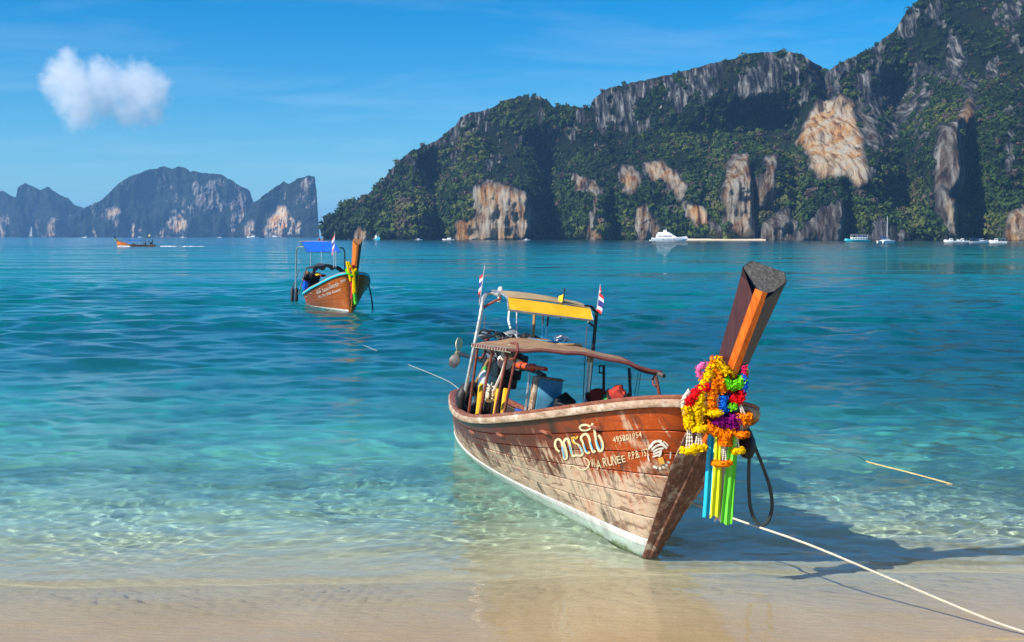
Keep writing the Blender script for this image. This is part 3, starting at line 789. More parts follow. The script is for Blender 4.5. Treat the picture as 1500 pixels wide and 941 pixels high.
def build_hull(root, h, mats, rail_h=0.105, rail_out=0.055, detailed=True):
    """adds hull (> planks), bottom, rails, stem and thwarts to root"""
    m_plank, m_white, m_bottom, m_rail, m_cap, m_stem, m_in = mats
    # inner shell
    b = MB()
    ks = np.linspace(0, 1, 7)
    for side in (-1, 1):
        G = np.stack([h.pt(TS, np.full_like(TS, k), side) for k in ks], 0)
        keel = np.stack([TS * (h.L - h.rake * 1.2), 0 * TS, np.full_like(TS, -.30) + 0.1 * TS ** 6], -1)[None]
        G = np.concatenate([keel, G], 0)
        Gi = G.copy(); Gi[1:] = offset_grid(G, -0.027)[1:]
        b.grid([[tuple(p) for p in r_] for r_ in Gi])
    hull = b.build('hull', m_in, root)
    for side in (-1, 1):
        for i in range(6):
            f0, f1 = FR[i], FR[i + 1]
            strip(h, lambda t, f=f0: kw_line(t) + (1 - kw_line(t)) * f, lambda t, f=f1: kw_line(t) + (1 - kw_line(t)) * f,
                  side, 0.026, 0.002 * ((i * 7 + (side > 0) * 3) % 3 - 1), 'plank', m_plank, hull, i + 1 + 10 * (side > 0))
        strip(h, lambda t: kw_line(t) - 0.045, kw_line, side, 0.026, 0.006, 'white_strake', m_white, hull, 7, 0.001, 3)
        strip(h, lambda t: 0 * t, lambda t: kw_line(t) - 0.045, side, 0.026, 0.0, 'bottom_strake', m_bottom, hull, 8, 0.001, 6)
    # rails
    path = sheer_path(h)
    rr = [(-.02, 0), (rail_out * .8, -.004), (rail_out, .008), (rail_out * 1.02, rail_h * .55), (rail_out * .86, rail_h * .64), (-.02, rail_h * .66)]
    MB().grid(sweep(path, rr)).build('rub_rail', m_rail, root, angle=50)
    cp = [(-.045, rail_h * .62), (rail_out * .72, rail_h * .66), (rail_out * .8, rail_h * .72), (rail_out * .78, rail_h * .95), (rail_out * .6, rail_h), (-.035, rail_h), (-.05, rail_h * .93), (-.05, rail_h * .4)]
    MB().grid(sweep(path, cp)).build('gunwale_cap', m_cap, root, angle=50)
    # stem boards: wide timber cheeks over the plank ends, either side of the stem
    for side in (-1, 1):
        ks = np.linspace(0.02, 0.985, 18); rows = []
        for k in ks:
            wd_ = 0.055 + 0.125 * min(1, k * 1.5); tt = 1 - np.geomspace(1e-6, .12, 60); P_ = h.pt(tt, np.full(60, k), side)
            ln = np.concatenate([[0], np.cumsum(np.linalg.norm(np.diff(P_, axis=0), axis=1))])
            rows.append([[np.interp(q * wd_, ln, P_[:, c_]) for c_ in range(3)] for q in (0.0, .12, .3, .5, .75, 1.0)])
        G = np.array(rows); Go = offset_grid(G, 0.020); Gb = offset_grid(G, -.01)
        G2 = np.concatenate([Go, Gb[:, -1:]], 1)
        MB().grid([[tuple(p) for p in r_] for r_ in G2]).build('stem_board', m_stem, root, angle=35)
    # stem post: a wedge that covers the plank ends
    b = MB(); rows = []
    for z in np.linspace(-.24, h.g[3] + .04, 14):
        c = h.stem(z); q = (z + .24) / (h.g[3] + .28)
        w = 0.06 + 0.05 * q; d_ = 0.18 + 0.06 * q
        rows.append([(c[0] + .045, -.012, z), (c[0] + .045, .012, z), (c[0] + .03, .028, z), (c[0] - d_, w, z - .02), (c[0] - d_ - .02, 0, z - .02), (c[0] - d_, -w, z - .02), (c[0] + .03, -.028, z)])
    b.grid(rows, closed=True); b._add(rows[-1], [tuple(range(7))])
    b.build('stem_post', m_stem, root, angle=25)
    # floor boards and thwarts
    for i, y in enumerate((-.42, -.21, 0, .21, .42)):
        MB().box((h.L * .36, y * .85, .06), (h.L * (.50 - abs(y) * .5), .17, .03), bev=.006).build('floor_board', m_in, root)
    for x in (.18, .40, .58, .74, .86):
        t = x; bb = float(h.beam(np.array(t))) - .05; z = float(cub(np.array(t), h.g)) - .12
        MB().box((t * h.L, 0, z), (.24, bb * 2, .035), bev=.008).build('thwart', m_cap, root)
    # fore deck
    tt = np.linspace(.87, .985, 10)
    rows = [[tuple(h.sheer(a, -1) * np.array([1, 1 - .02, 1]) + np.array([0, 0, .055])), tuple(h.sheer(a, -1) * np.array([1, 0, 1]) + np.array([0, 0, .10])), tuple(h.sheer(a, 1) * np.array([1, .98, 1]) + np.array([0, 0, .055]))] for a in tt]
    MB().sheet(rows, .03).build('fore_deck', m_cap, root)
    return hull

PROW_LOW = [(-.50, -.30), (-.20, .40), (.06, .52), (.34, .42), (.50, .08), (.40, -.52), (-.34, -.56)]
PROW_SEC = [(-.50, -.30), (-.15, .44), (.02, .52), (.12, .47), (.50, -.26), (.40, -.52), (-.34, -.56)]
def prow_post(root, h, length, lean, w0, w1, mat_faces, mat_end, bend=0.0, z_in=0.35, twist=0.0):
    """upright bow timber: chamfered front, painted sides, sawn end"""
    base = Vector(tuple(h.stem(h.g[3] - z_in)))
    d = Vector((math.sin(lean), 0, math.cos(lean)))
    n = 14; rows = []
    fw = Vector((math.cos(lean), 0, -math.sin(lean)))
    for i in range(n):
        q = i / (n - 1)
        c = base + d * (length + z_in) * q + fw * bend * (q - .35) ** 2
        w = w0 + (w1 - w0) * q ** 1.25
        s = Vector((0, 1, 0))
        e = d * (0.0)
        prof = [(a * (1 - q) + e_ * q, b_ * (1 - q) + g_ * q) for (a, b_), (e_, g_) in zip(PROW_LOW, PROW_SEC)]
        sv = s * math.cos(twist) + fw * math.sin(twist); fv = fw * math.cos(twist) - s * math.sin(twist)
        rows.append([c + sv * a * w + fv * b_ * w * .78 for a, b_ in prof])
    # end cut tilted towards the bow
    top = rows[-1]
    for j, (a, b_) in enumerate(PROW_SEC):
        top[j] = top[j] + d * (-.17 * (b_ + .6) * w1 / .35)
    b = MB(); nn = 7; vs = [p for r_ in rows for p in r_]; fs = []; mi = []
    fm = [0, 1, 2, 3, 3, 3, 3]
    for i in range(n - 1):
        for j in range(nn):
            q = (j + 1) % nn
            fs.append((i * nn + j, i * nn + q, (i + 1) * nn + q, (i + 1) * nn + j)); mi.append(fm[j])
    b.v = [tuple(p) for p in vs]; b.f = fs; b.mi = mi
    o = b.build('prow_post', mat_faces, root, angle=15)
    e = MB(); ctr = sum(top, Vector()) / nn; ring = []
    for k in (1.0, .66, .33):
        ring.append([ctr + (p - ctr) * k * .97 + d * .004 for p in top])
    e.grid(ring, closed=True); e._add(ring[-1], [tuple(reversed(range(nn)))])
    e.build('sawn_end', mat_end, o, angle=60)
    return o, base, d, fw

# ------------------------------------------------------------------ shared boat materials
red_wood = wood('varnished_rail', (0.10, 0.030, 0.018), (0.24, 0.075, 0.040), (0.34, 0.13, 0.075), (3, 26, 26), 0.5, 0.12)
grey_wood = wood('weathered_rail', (0.13, 0.085, 0.060), (0.36, 0.24, 0.16), (0.52, 0.40, 0.29), (2.5, 34, 34), 0.75, 0.32, (0.58, 0.50, 0.40))
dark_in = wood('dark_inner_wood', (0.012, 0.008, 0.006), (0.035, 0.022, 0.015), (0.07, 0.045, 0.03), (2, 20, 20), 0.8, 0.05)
stem_wood = wood('stem_wood', (0.055, 0.020, 0.014), (0.15, 0.062, 0.042), (0.30, 0.15, 0.10), (26, 26, 2.4), 0.6, 0.24, (0.46, 0.36, 0.28))
chrome = paint('scratched_steel', (0.62, 0.60, 0.57), 0.38, 0.75, 0.3, 12, 0.25)
black_metal = paint('black_metal', (0.022, 0.022, 0.025), 0.42, 0.3, 0.4, 14, 0.2)
rust = paint('rusty_red_steel', (0.22, 0.050, 0.030), 0.65, 0.1, 0.5, 16, 0.35, 0.4)
rubber = paint('black_rubber', (0.016, 0.016, 0.018), 0.55, 0, 0.35, 10, 0.1, 0.3)
rope_white = paint('pale_rope', (0.62, 0.56, 0.44), 0.85, 0, 0.3, 60, 0.2, 0.6)
rope_dark = paint('dark_rope', (0.10, 0.085, 0.07), 0.85, 0, 0.3, 60, 0.2, 0.6)
yellow_paint = paint('yellow_paint', (0.92, 0.50, 0.010), 0.5, 0, 0.18, 5, 0.12)
flag_red = paint('flag_red', (0.62, 0.022, 0.03), 0.8, 0, 0.15, 6, 0.05)
flag_white = paint('flag_white', (0.80, 0.79, 0.78), 0.8, 0, 0.1, 6, 0.05)
flag_blue = paint('flag_blue', (0.035, 0.04, 0.22), 0.8, 0, 0.15, 6, 0.05)
white_paint = paint('boat_white', (0.80, 0.80, 0.78), 0.4, 0, 0.08, 3, 0.10)
blue_canvas = paint('blue_canvas', (0.002, 0.085, 0.56), 0.85, 0, 0.18, 3, 0.08, spec=0.1)
teal_paint = paint('teal_paint', (0.03, 0.42, 0.48), 0.5, 0, 0.2, 3, 0.1)

def flag(label, M, sway, sizes=(.42, .26), bands=True, mat=None, pole_mat=None, droop=0.5, group=None):
    """small flag on a stick; M puts the foot of the stick"""
    f = thing('flag', label, 'flag', M, group)
    hgt, w = sizes
    MB().tube([(0, 0, 0), (0, 0, hgt * 1.15)], .008, 6).build('flag_stick', pole_mat or chrome, f)
    n, mrow = 12, 13; rows = []
    for j in range(mrow):
        q = j / (mrow - 1)
        r_ = []
        for i in range(n):
            p = i / (n - 1)
            x = p * w * (1 - .45 * droop) * sway; y = .035 * math.sin(p * 7 + q * 2) * p; z = hgt * (1.12 - .62 * q) - droop * p * hgt * .55 - .02 * math.sin(p * 5)
            r_.append((x, y, z))
        rows.append(r_)
    if bands:
        ms = [flag_red, flag_white, flag_blue, flag_blue, flag_white, flag_red]; cuts = [0, 2, 4, 6, 8, 10, 12]
        for nm, mt, idx in (('red_stripe', flag_red, (0, 5)), ('white_stripe', flag_white, (1, 4)), ('blue_stripe', flag_blue, (2, 3))):
            b = MB()
            for k in idx: b.sheet(rows[cuts[k]:cuts[k + 1] + 1], .003)
            b.build(nm, mt, f)
    else:
        MB().sheet(rows, .003).build('cloth', mat, f)
    return f

def ring_ruffle(b, path, rad, petal, count, closed=False, seed=0):
    """garland: little folded petals crowded round a cord"""
    rg = np.random.default_rng(seed)
    P = np.array([list(p) for p in path], float)
    if closed: P = np.concatenate([P, P[:1]], 0)
    seg = np.linalg.norm(np.diff(P, axis=0), axis=1); L = np.concatenate([[0], np.cumsum(seg)])
    for i in range(count):
        s = rg.random() * L[-1]; c = np.array([np.interp(s, L, P[:, k]) for k in range(3)])
        tg = np.array([np.interp(min(s + .01, L[-1]), L, P[:, k]) - np.interp(max(s - .01, 0), L, P[:, k]) for k in range(3)]); tg /= max(np.linalg.norm(tg), 1e-6)
        n_ = rg.normal(size=3); n_ -= tg * n_.dot(tg); n_ /= np.linalg.norm(n_)
        pos = c + n_ * rad * (0.72 + .36 * rg.random())
        o = n_ + rg.normal(size=3) * .45; o /= np.linalg.norm(o)
        a = np.cross(o, rg.normal(size=3)); a /= np.linalg.norm(a); d = np.cross(o, a)
        z = petal * (.7 + .6 * rg.random())
        b._add([pos - a * z * .9, pos + d * z * .55 + o * z * .35, pos + a * z * .9 + o * z * .1, pos - d * z * .55 + o * z * .35], [(0, 1, 2), (0, 2, 3)])
    return b

# ================================================================== NEAR BOAT (grounded, heeled to port)
def boat_matrix(x0, y0, zs, yaw, heel, trim):
    ce, se, ct, st = math.cos(heel), math.sin(heel), math.cos(trim), math.sin(trim)
    Hh = Matrix(((1, 0, 0), (0, ce, se), (0, -se, ce)))
    Tt = Matrix(((ct, 0, -st), (0, 1, 0), (st, 0, ct)))
    return Matrix.Translation((x0, y0, zs)) @ (Matrix.Rotation(yaw, 3, 'Z') @ Tt @ Hh).to_4x4()
M1 = boat_matrix(-0.6714, 17.4868, -0.0581, -1.2814, 0.1523, 0.0182)
H1 = Hull(7.9212, 0.9814, 0.6298, 1.1844, 0.303, 0.3351, [0.639, 0.5413, 0.8538, 1.428], 0.4944, 0.1787, 0.8794)
def bl_for(M):
    Mi = M.inverted()
    o = Mi @ Vector((0, 0, CH))
    def f(u, v, y):
        d = Mi.to_3x3() @ Vector(ray(u, v)); k = (y - o.y) / d.y
        return o + d * k
    return f
bl = bl_for(M1)

hull_mat1 = hull_material('worn_red_planks', (0.13, 0.024, 0.012), (0.16, 0.046, 0.022), (0.74, 0.57, 0.40), (0.52, 0.080, 0.008), 1.0)
white1 = antifoul_material('white_boot_stripe', (0.70, 0.70, 0.65))
bottom1 = antifoul_material('pale_green_antifouling', (0.46, 0.56, 0.48))
boat = thing('longtail_boat', 'worn reddish wooden longtail boat grounded on the sand, tilted, with yellow awning', 'boat', M1)
hull1 = build_hull(boat, H1, (hull_mat1, white1, bottom1, grey_wood, red_wood, stem_wood, dark_in))
prow_dark = wood('prow_dark_paint', (0.030, 0.007, 0.007), (0.060, 0.013, 0.011), (0.095, 0.022, 0.014), (30, 30, 2.5), 0.28, -0.3, spec=0.5)
prow_orange = wood('prow_orange_varnish', (0.36, 0.060, 0.008), (0.72, 0.150, 0.014), (0.80, 0.24, 0.03), (26, 26, 2.0), 0.4, -0.05, (0.20, 0.05, 0.02))
t = NT('sawn_end_grain')
v = t.coord()
rad = t.n('TexNoise', {'Vector': v, 'Scale': 38.0, 'Detail': 6, 'Roughness': 0.7}).outputs['Fac']
t.set(Base_Color=t.ramp(rad, [(0.3, (0.022, 0.021, 0.020)), (0.52, (0.075, 0.070, 0.066)), (0.7, (0.19, 0.17, 0.15))]), Roughness=0.85)
t.bump(rad, 0.6, 0.01)
end_grain = t.m
prow1, PB, PD, PF = prow_post(boat, H1, 1.38, R(24.6), 0.17, 0.385, [prow_dark, prow_orange, prow_orange, prow_dark], end_grain, twist=R(24))

# ---- lettering painted on the starboard planks
class Decal:
    def __init__(s, hull, M, off=0.0075):
        tt = np.linspace(.02, .997, 160); kk = np.linspace(.1, 1, 40)
        G = np.stack([hull.pt(tt, np.full_like(tt, k), -1) for k in kk], 0)
        Vw = [M @ Vector(tuple(p)) for p in G.reshape(-1, 3)]
        s.bvh = BVHTree.FromPolygons(Vw, [tuple(int(i) for i in f) for f in grid_faces(40, 160)])
        s.Mi = M.inverted(); s.off = off; s.cam = Vector((0, 0, CH)); s.last = None
    def hit(s, u, v, lift=0.0):
        d = Vector(ray(u, v)).normalized()
        p, n_, i, q = s.bvh.ray_cast(s.cam, d)
        if p is None: p = s.last or (s.cam + d * 12); n_ = -d
        s.last = p
        if n_.dot(d) > 0: n_ = -n_
        return s.Mi @ (p + n_ * (s.off + lift))
    def stroke(s, b, pts, w, lift=0.0, taper=False):
        P = np.array(pts, float)
        # smooth
        if len(P) > 2:
            tq = np.arange(len(P)); tn = np.linspace(0, len(P) - 1, (len(P) - 1) * 4 + 1)
            Q = []
            for x in tn:
                i = min(int(x), len(P) - 2); f = x - i
                p0, p1, p2, p3 = P[max(i - 1, 0)], P[i], P[i + 1], P[min(i + 2, len(P) - 1)]
                Q.append(.5 * ((2 * p1) + (-p0 + p2) * f + (2 * p0 - 5 * p1 + 4 * p2 - p3) * f * f + (-p0 + 3 * p1 - 3 * p2 + p3) * f ** 3))
            P = np.array(Q)
        tg = np.gradient(P, axis=0); tg /= np.maximum(np.linalg.norm(tg, axis=1, keepdims=True), 1e-6)
        nn = np.stack([-tg[:, 1], tg[:, 0]], 1)
        ws = np.full(len(P), w / 2) if not taper else w / 2 * (0.25 + .75 * np.sin(np.linspace(0.15, math.pi - .15, len(P))))
        b.grid([[s.hit(*(p + n_ * q), lift), s.hit(*(p - n_ * q), lift)] for p, n_, q in zip(P, nn, ws)])
    def text(s, b, body, org, xv, yv, lift=0.0, shear=0.0):
        cu = bpy.data.curves.new('tmp', 'FONT'); cu.body = body; cu.resolution_u = 2
        o = bpy.data.objects.new('tmp', cu); COL.objects.link(o)
        bpy.context.view_layer.update()
        me = o.evaluated_get(bpy.context.evaluated_depsgraph_get()).to_mesh()
        Vt = [q.co.copy() for q in me.vertices]; Fc = [tuple(p.vertices) for p in me.polygons]
        if Vt:
            w = max(q.x for q in Vt) or 1.0
            pts = [s.hit(org[0] + xv[0] * q.x / w + yv[0] * q.y / .7, org[1] + xv[1] * q.x / w + yv[1] * q.y / .7, lift) for q in Vt]
            b._add(pts, Fc)
        bpy.data.objects.remove(o); bpy.data.curves.remove(cu)
dc = Decal(H1, M1)
cream = paint('cream_letter_paint', (0.78, 0.68, 0.40), 0.6, 0, 0.2, 30, 0.35)
sky_ink = paint('sky_blue_letter_paint', (0.16, 0.50, 0.72), 0.6, 0, 0.2, 30, 0.3)
amber = paint('amber_letter_paint', (0.78, 0.42, 0.06), 0.6, 0, 0.2, 30, 0.3)
chalk = paint('white_letter_paint', (0.76, 0.74, 0.66), 0.6, 0, 0.2, 30, 0.35)
def Z2(pts): return [(800 + x / 7.5, 610 + y / 7.5) for x, y in pts]
b = MB()
for pts, w in [([(152, 388), (122, 358), (104, 310), (112, 265), (145, 248), (172, 275), (186, 330), (198, 400), (205, 462), (232, 452), (228, 390), (205, 300)], 17),
               ([(195, 300), (212, 255), (243, 245), (262, 290), (276, 360), (300, 440)], 18),
               ([(300, 250), (320, 290), (362, 312), (388, 350), (408, 408), (375, 432), (335, 425), (300, 440)], 15),
               ([(398, 268), (390, 230), (420, 197), (455, 197), (480, 240), (492, 300), (522, 388), (545, 372)], 18),
               ([(400, 262), (416, 310), (436, 380), (470, 402), (482, 385)], 15),
               ([(538, 140), (548, 230), (566, 320), (590, 378), (622, 362), (626, 300), (600, 230), (578, 205)], 18),
               ([(575, 132), (545, 140), (536, 165)], 16)]:
    b = MB(); dc.stroke(b, Z2(pts), w * 1.5 / 7.5); b.build('letter_stroke', cream, boat)
b = MB()
dc.stroke(b, Z2([(370, 125), (395, 98), (450, 92), (498, 110), (518, 72)]), 24 / 7.5)
dc.stroke(b, Z2([(372, 130), (410, 152), (462, 148), (500, 122)]), 18 / 7.5)
b.build('letter_stroke', cream, boat); b = MB()
dc.stroke(b, Z2([(262, 585), (275, 542), (320, 545), (380, 580), (430, 582), (470, 548), (478, 500), (450, 465), (422, 455)]), 15 / 7.5, taper=True)
b.build('letter_swash', cream, boat); b = MB()
dc.text(b, '495201954', (800 + 742 / 7.5, 610 + 288 / 7.5), (316 / 7.5, -66 / 7.5), (-8 / 7.5, -62 / 7.5))
b.build('registration_number', cream, boat); b = MB()
dc.text(b, 'P.P.B. 152', (800 + 915 / 7.5, 610 + 474 / 7.5), (222 / 7.5, -50 / 7.5), (-14 / 7.5, -80 / 7.5))
b.build('boat_lettering', cream, boat)
b = MB()
for pts, w in [([(182, 330), (196, 400), (208, 455)], 15), ([(262, 315), (280, 375), (290, 410)], 14), ([(425, 310), (442, 368), (462, 385)], 15), ([(492, 275), (508, 325), (525, 372)], 14), ([(560, 255), (578, 320), (600, 362)], 16), ([(612, 285), (618, 340)], 8), ([(372, 318), (398, 360), (400, 400)], 10)]:
    b = MB(); dc.stroke(b, Z2(pts), w / 7.5, 0.003); b.build('letter_shading', sky_ink, boat)
b = MB()
dc.stroke(b, Z2([(285, 238), (312, 226), (338, 242), (356, 212)]), 20 / 7.5, .003)
dc.stroke(b, Z2([(290, 245), (305, 285), (345, 305)]), 14 / 7.5, .003)
b.build('letter_stroke', amber, boat)
for ch, x, y, hh in (('W', 505, 560, 92), ('A', 570, 580, 100), ('R', 635, 555, 100), ('U', 690, 545, 100), ('N', 735, 540, 112), ('E', 785, 520, 82), ('E', 838, 506, 74)):
    b = MB(); dc.text(b, ch, (800 + x / 7.5, 610 + y / 7.5), (46 / 7.5, -10 / 7.5), (-18 / 7.5, -hh / 7.5)); b.build('letter', cream, boat)
b = MB()
for pts, w in [([(1150, 335), (1190, 280), (1250, 272), (1330, 345)], 26), ([(1165, 362), (1215, 322), (1275, 308), (1330, 350)], 20), ([(1180, 386), (1235, 355), (1295, 345)], 20), ([(1182, 412), (1235, 388), (1275, 368)], 19), ([(1175, 440), (1225, 424), (1265, 405)], 18), ([(1262, 372), (1258, 405), (1242, 438)], 26)]:
    dc.stroke(b, Z2(pts), w / 7.5, 0.002)
for a0, a1 in ((-160, -120), (-112, -75), (-68, -38), (-10, 18), (30, 40), (46, 56), (64, 74), (80, 92), (100, 122), (150, 175)):
    dc.stroke(b, Z2([(1246 + 122 * math.cos(R(a)), 412 + 152 * math.sin(R(a))) for a in np.linspace(a0, a1, 5)]), (14 if a0 < 0 or a0 > 100 else 26) / 7.5, 0.002)
b.build('round_emblem', chalk, boat)['kind'] = 'stuff'
b = MB(); dc.stroke(b, Z2([(1258, 446), (1270, 485), (1278, 520)]), 56 / 7.5, 0.003)
b.build('round_emblem', amber, boat)['label'] = 'amber lower half of the round emblem'

# ---- awnings and frames (parts of the boat)
def P3(v): return Vector((v[0], v[1], v[2]))
awn_top = paint('tan_awning_top', (0.33, 0.19, 0.095), 0.8, 0, 0.3, 5, 0.2)
maroon = paint('maroon_edge', (0.15, 0.035, 0.028), 0.65, 0, 0.4, 9, 0.3)
SA, SF, PA, PFc = bl(694, 505, -.80), bl(744, 512, -.80), bl(858, 512, .74), bl(966, 545, .80)
rows = []
for i in range(13):
    q = i / 12; a = SA.lerp(SF, q); c_ = PA.lerp(PFc, q); r_ = []
    for j in range(17):
        p = j / 16
        pt_ = a.lerp(c_, p); pt_.z += .11 * math.sin(math.pi * p) * (1 - .25 * q) - .02 * math.sin(q * math.pi * 3) * p + .008 * math.sin(p * 23 + q * 9)
        r_.append(pt_)
    rows.append(r_)
MB().sheet(rows, .014).build('lower_awning', awn_top, boat)
b = MB()
b.tube([r_ + Vector((0.01, 0, -.012)) for r_ in rows[-1]], .022, 8)
b.tube([r_[-1] + Vector((0, .012, -.014)) for r_ in rows], .030, 8)
b.build('awning_edge_pole', maroon, boat)
b = MB()
b.tube([r_[0] + Vector((0, -.010, -.012)) for r_ in rows], .020, 8)
b.build('awning_edge_pole', maroon, boat)
b = MB()
for i in range(14):
    q = i / 13; p = rows[0][0].lerp(rows[-1][0], q)
    b.tube([p + Vector((0, .05, .012)), p + Vector((.02, -.028, .010)), p + Vector((.035, -.036, -.03)), p + Vector((.05, .02, -.035))], .006, 5)
b.build('awning_lacing', rope_white, boat)
MB().tube([PFc + Vector((-.06, -.02, -.012)), PFc + Vector((.12, .01, -.035))], .026, 8).build('pole_tip', rope_dark, boat)
# under-awning battens
for q in (3, 8):
    MB().tube([p + Vector((0, 0, -.02)) for p in rows[q]], .012, 6).build('awning_batten', maroon, boat)
def post(pts, r_, mat, name='awning_post', n=8): return MB().tube(pts, r_, n).build(name, mat, boat)
def gun(x, side):
    p = H1.sheer(np.array(x / H1.L), side); return Vector((x, p[1] * .96, p[2] + .06))
# port side posts
for xg, u, v_ in ((3.25, 884, 540), (4.05, 921, 543)):
    tp = bl(u, v_, .76)
    post([gun(xg, 1), tp + Vector((0, 0, .03))], .020, black_metal)
post([gun(5.0, 1) + Vector((-.05, 0, 0)), bl(961, 552, .78)], .022, rust)
MB().tube([bl(961, 550, .78) + Vector((0, -.01, 0)), bl(956, 556, .78), bl(957, 564, .78), bl(961, 566, .78)], .012, 6).build('hook', rust, boat)
MB().tube([bl(885, 536, .76), bl(878, 536, .76), bl(878, 546, .76), bl(883, 547, .76)], .012, 6).build('hook', black_metal, boat)
tp = bl(865, 523, .52)
post([Vector((tp.x + .05, tp.y + .02, .55)), tp], .034, chrome)
b = MB()
for k in range(5): b.tube([tp + Vector((.04 * math.cos(a), .04 * math.sin(a), .02 - .02 * k)) for a in np.linspace(0, 6.28, 9)], .010, 5, False)
b.build('rope_lashing', rope_white, boat)
# starboard rusty frames with bent handles
for uA, vA, yb in ((700, 508, -.76), (722, 512, -.74), (744, 514, -.70), (757, 516, -.62)):
    tp = bl(uA, vA, yb)
    g_ = gun(tp.x - .12, -1); g_.y = max(g_.y + .06, yb - .02); g_.z -= .02
    post([g_, tp.lerp(g_, .12), tp], .018, rust)
for u0, v0 in ((702, 508), (748, 508)):
    a = bl(u0, v0, -.72)
    MB().tube([a + Vector((0, 0, .04)), a + Vector((.18, .02, .05)), a + Vector((.25, .02, -.03)), a + Vector((.20, .01, -.12)), a + Vector((.04, 0, -.15))], .015, 7).build('bent_handle', rust, boat)
# chrome arch that carries the yellow roof
pl, pr = bl(680, 578, -.72), bl(704, 462, -.74)
tl = bl(708, 436, -.70)
post([pl + Vector((0, 0, -.1)), pr, tl, bl(714, 430, -.62), bl(722, 430, -.55), bl(732, 433, -.5)], .026, chrome, 'roof_arch', 10)
post([bl(706, 452, -.72), bl(716, 446, -.62), bl(734, 437, -.5)], .018, rust, 'roof_brace')
pr2, tr2 = bl(868, 520, .74), bl(874, 458, .74)
post([Vector((pr2.x + .02, pr2.y + .02, .7)), pr2, tr2, bl(866, 450, .60), bl(856, 449, .5)], .024, black_metal, 'roof_arch', 10)
post([bl(872, 480, .74), bl(862, 472, .58)], .016, black_metal, 'roof_brace')
# yellow roof: tan top, yellow valance towards the bow
roof_tan = paint('sun_bleached_roof', (0.44, 0.31, 0.16), 0.8, 0, 0.25, 3, 0.25)
XF = 2.95
a0, a1 = bl(741, 436, -.545), bl(858, 452, .545)
z0, z1 = bl(745, 454, -.545).z, bl(858, 469, .545).z
def rp(p, dx, dz): return Vector((XF + dx, -.56 + 1.12 * p, a0.z + (a1.z - a0.z) * p + dz + .025 * math.sin(math.pi * p)))
top_rows = [[rp(p, dx, dz) for p in np.linspace(0, 1, 11)] for dx, dz in ((0, 0), (-.10, .026), (-.25, .050), (-.42, .066), (-.55, .070))]
for r_ in top_rows[1:]:
    for p in r_: p.y -= .10 * (XF - p.x)
MB().sheet(top_rows, .014).build('roof_top', roof_tan, boat)
val = []
for q in np.linspace(0, 1, 5):
    val.append([Vector((XF + .012 + .13 * q, -.56 + 1.12 * p, (a0.z + (a1.z - a0.z) * p) + (z0 - a0.z) * q * 1.0 + .008 * math.sin(p * 15) * q)) for p in np.linspace(0, 1, 13)])
MB().sheet(val, .010).build('yellow_valance', yellow_paint, boat)
b = MB()
pth = [top_rows[-1][0], top_rows[2][0], top_rows[0][0], val[-1][0] + Vector((0, -.01, 0)), val[-1][3], val[-1][-1] + Vector((0, .01, 0)), top_rows[0][-1], top_rows[2][-1], top_rows[-1][-1], top_rows[-1][0]]
b.tube([p + Vector((0, 0, 0)) for p in pth], .014, 7)
b.build('roof_rim_tube', chrome, boat)
b = MB(); p = bl(732, 433, -.5)
b.lathe([(.0, -.09), (.022, -.09), (.022, .02), (.035, .03), (.035, .09), (.02, .11), (0, .12)], p); b.build('roof_finial', white_paint, boat)
# roof struts and hanging cords
post([bl(757, 503, -.1), bl(757, 456, -.1)], .012, chrome, 'roof_strut')
post([bl(748, 482, -.2), bl(745, 470, -.2), bl(746, 456, -.2)], .016, white_paint, 'roof_strut')
post([bl(781, 495, .15), bl(783, 460, .15)], .022, wood('bamboo', (0.16, 0.08, 0.03), (0.34, 0.19, 0.07), (0.45, 0.28, 0.12), (20, 20, 3), 0.5, -0.2), 'roof_strut')
for pts in ([(711, 462), (709, 490), (706, 515)], [(860, 478), (857, 520), (854, 590)]):
    MB().tube([bl(u, v_, .0 if u < 800 else .5) for u, v_ in pts], .006, 5).build('hanging_cord', rope_dark, boat)
for u in (926, 935, 939):
    MB().tube([bl(u, 545, .78), bl(u - 6, 584, .78)], .004, 4).build('hanging_cord', rope_dark, boat)
# transom block, seen below the stern
MB().box((-.02, .02, .05), (.10, .30, .50), bev=.02).build('rudder_block', dark_in, boat)
# yellow side boards and thole planks in the stern well
for uT, vT, uB, vB, w in ((704, 568, 700, 604, .16), (730, 572, 725, 606, .17), (740, 574, 736, 606, .10)):
    T_, B_ = bl(uT, vT, -.60), bl(uB, vB, -.62)
    c_ = (T_ + B_) / 2; hh = (T_ - B_).length * 1.25
    rot = (T_ - B_).to_track_quat('Z', 'Y').to_matrix()
    MB().box(c_, (.05, w, hh), rot, .008).build('yellow_side_board', yellow_paint, boat)
b = MB()
p = bl(733, 606, -.45)
for dz in (0, .16): MB().box((p.x - .3, 0, .42 + dz), (.5, 1.0, .04), bev=.008).build('stern_shelf', dark_in, boat)
blue_in = paint('dark_blue_gunwale_paint', (0.03, 0.06, 0.25), 0.5, 0, 0.3, 6, 0.3)
pth = [H1.sheer(np.array(q), 1) + np.array([0, -.06, .02]) for q in np.linspace(.1, .55, 10)]
MB().tube(pth, .05, 8, flat=.8).build('inner_rail', blue_in, boat)

# ================================================================== things on and around the near boat
def BM(p): return M1 @ Matrix.Translation(p)
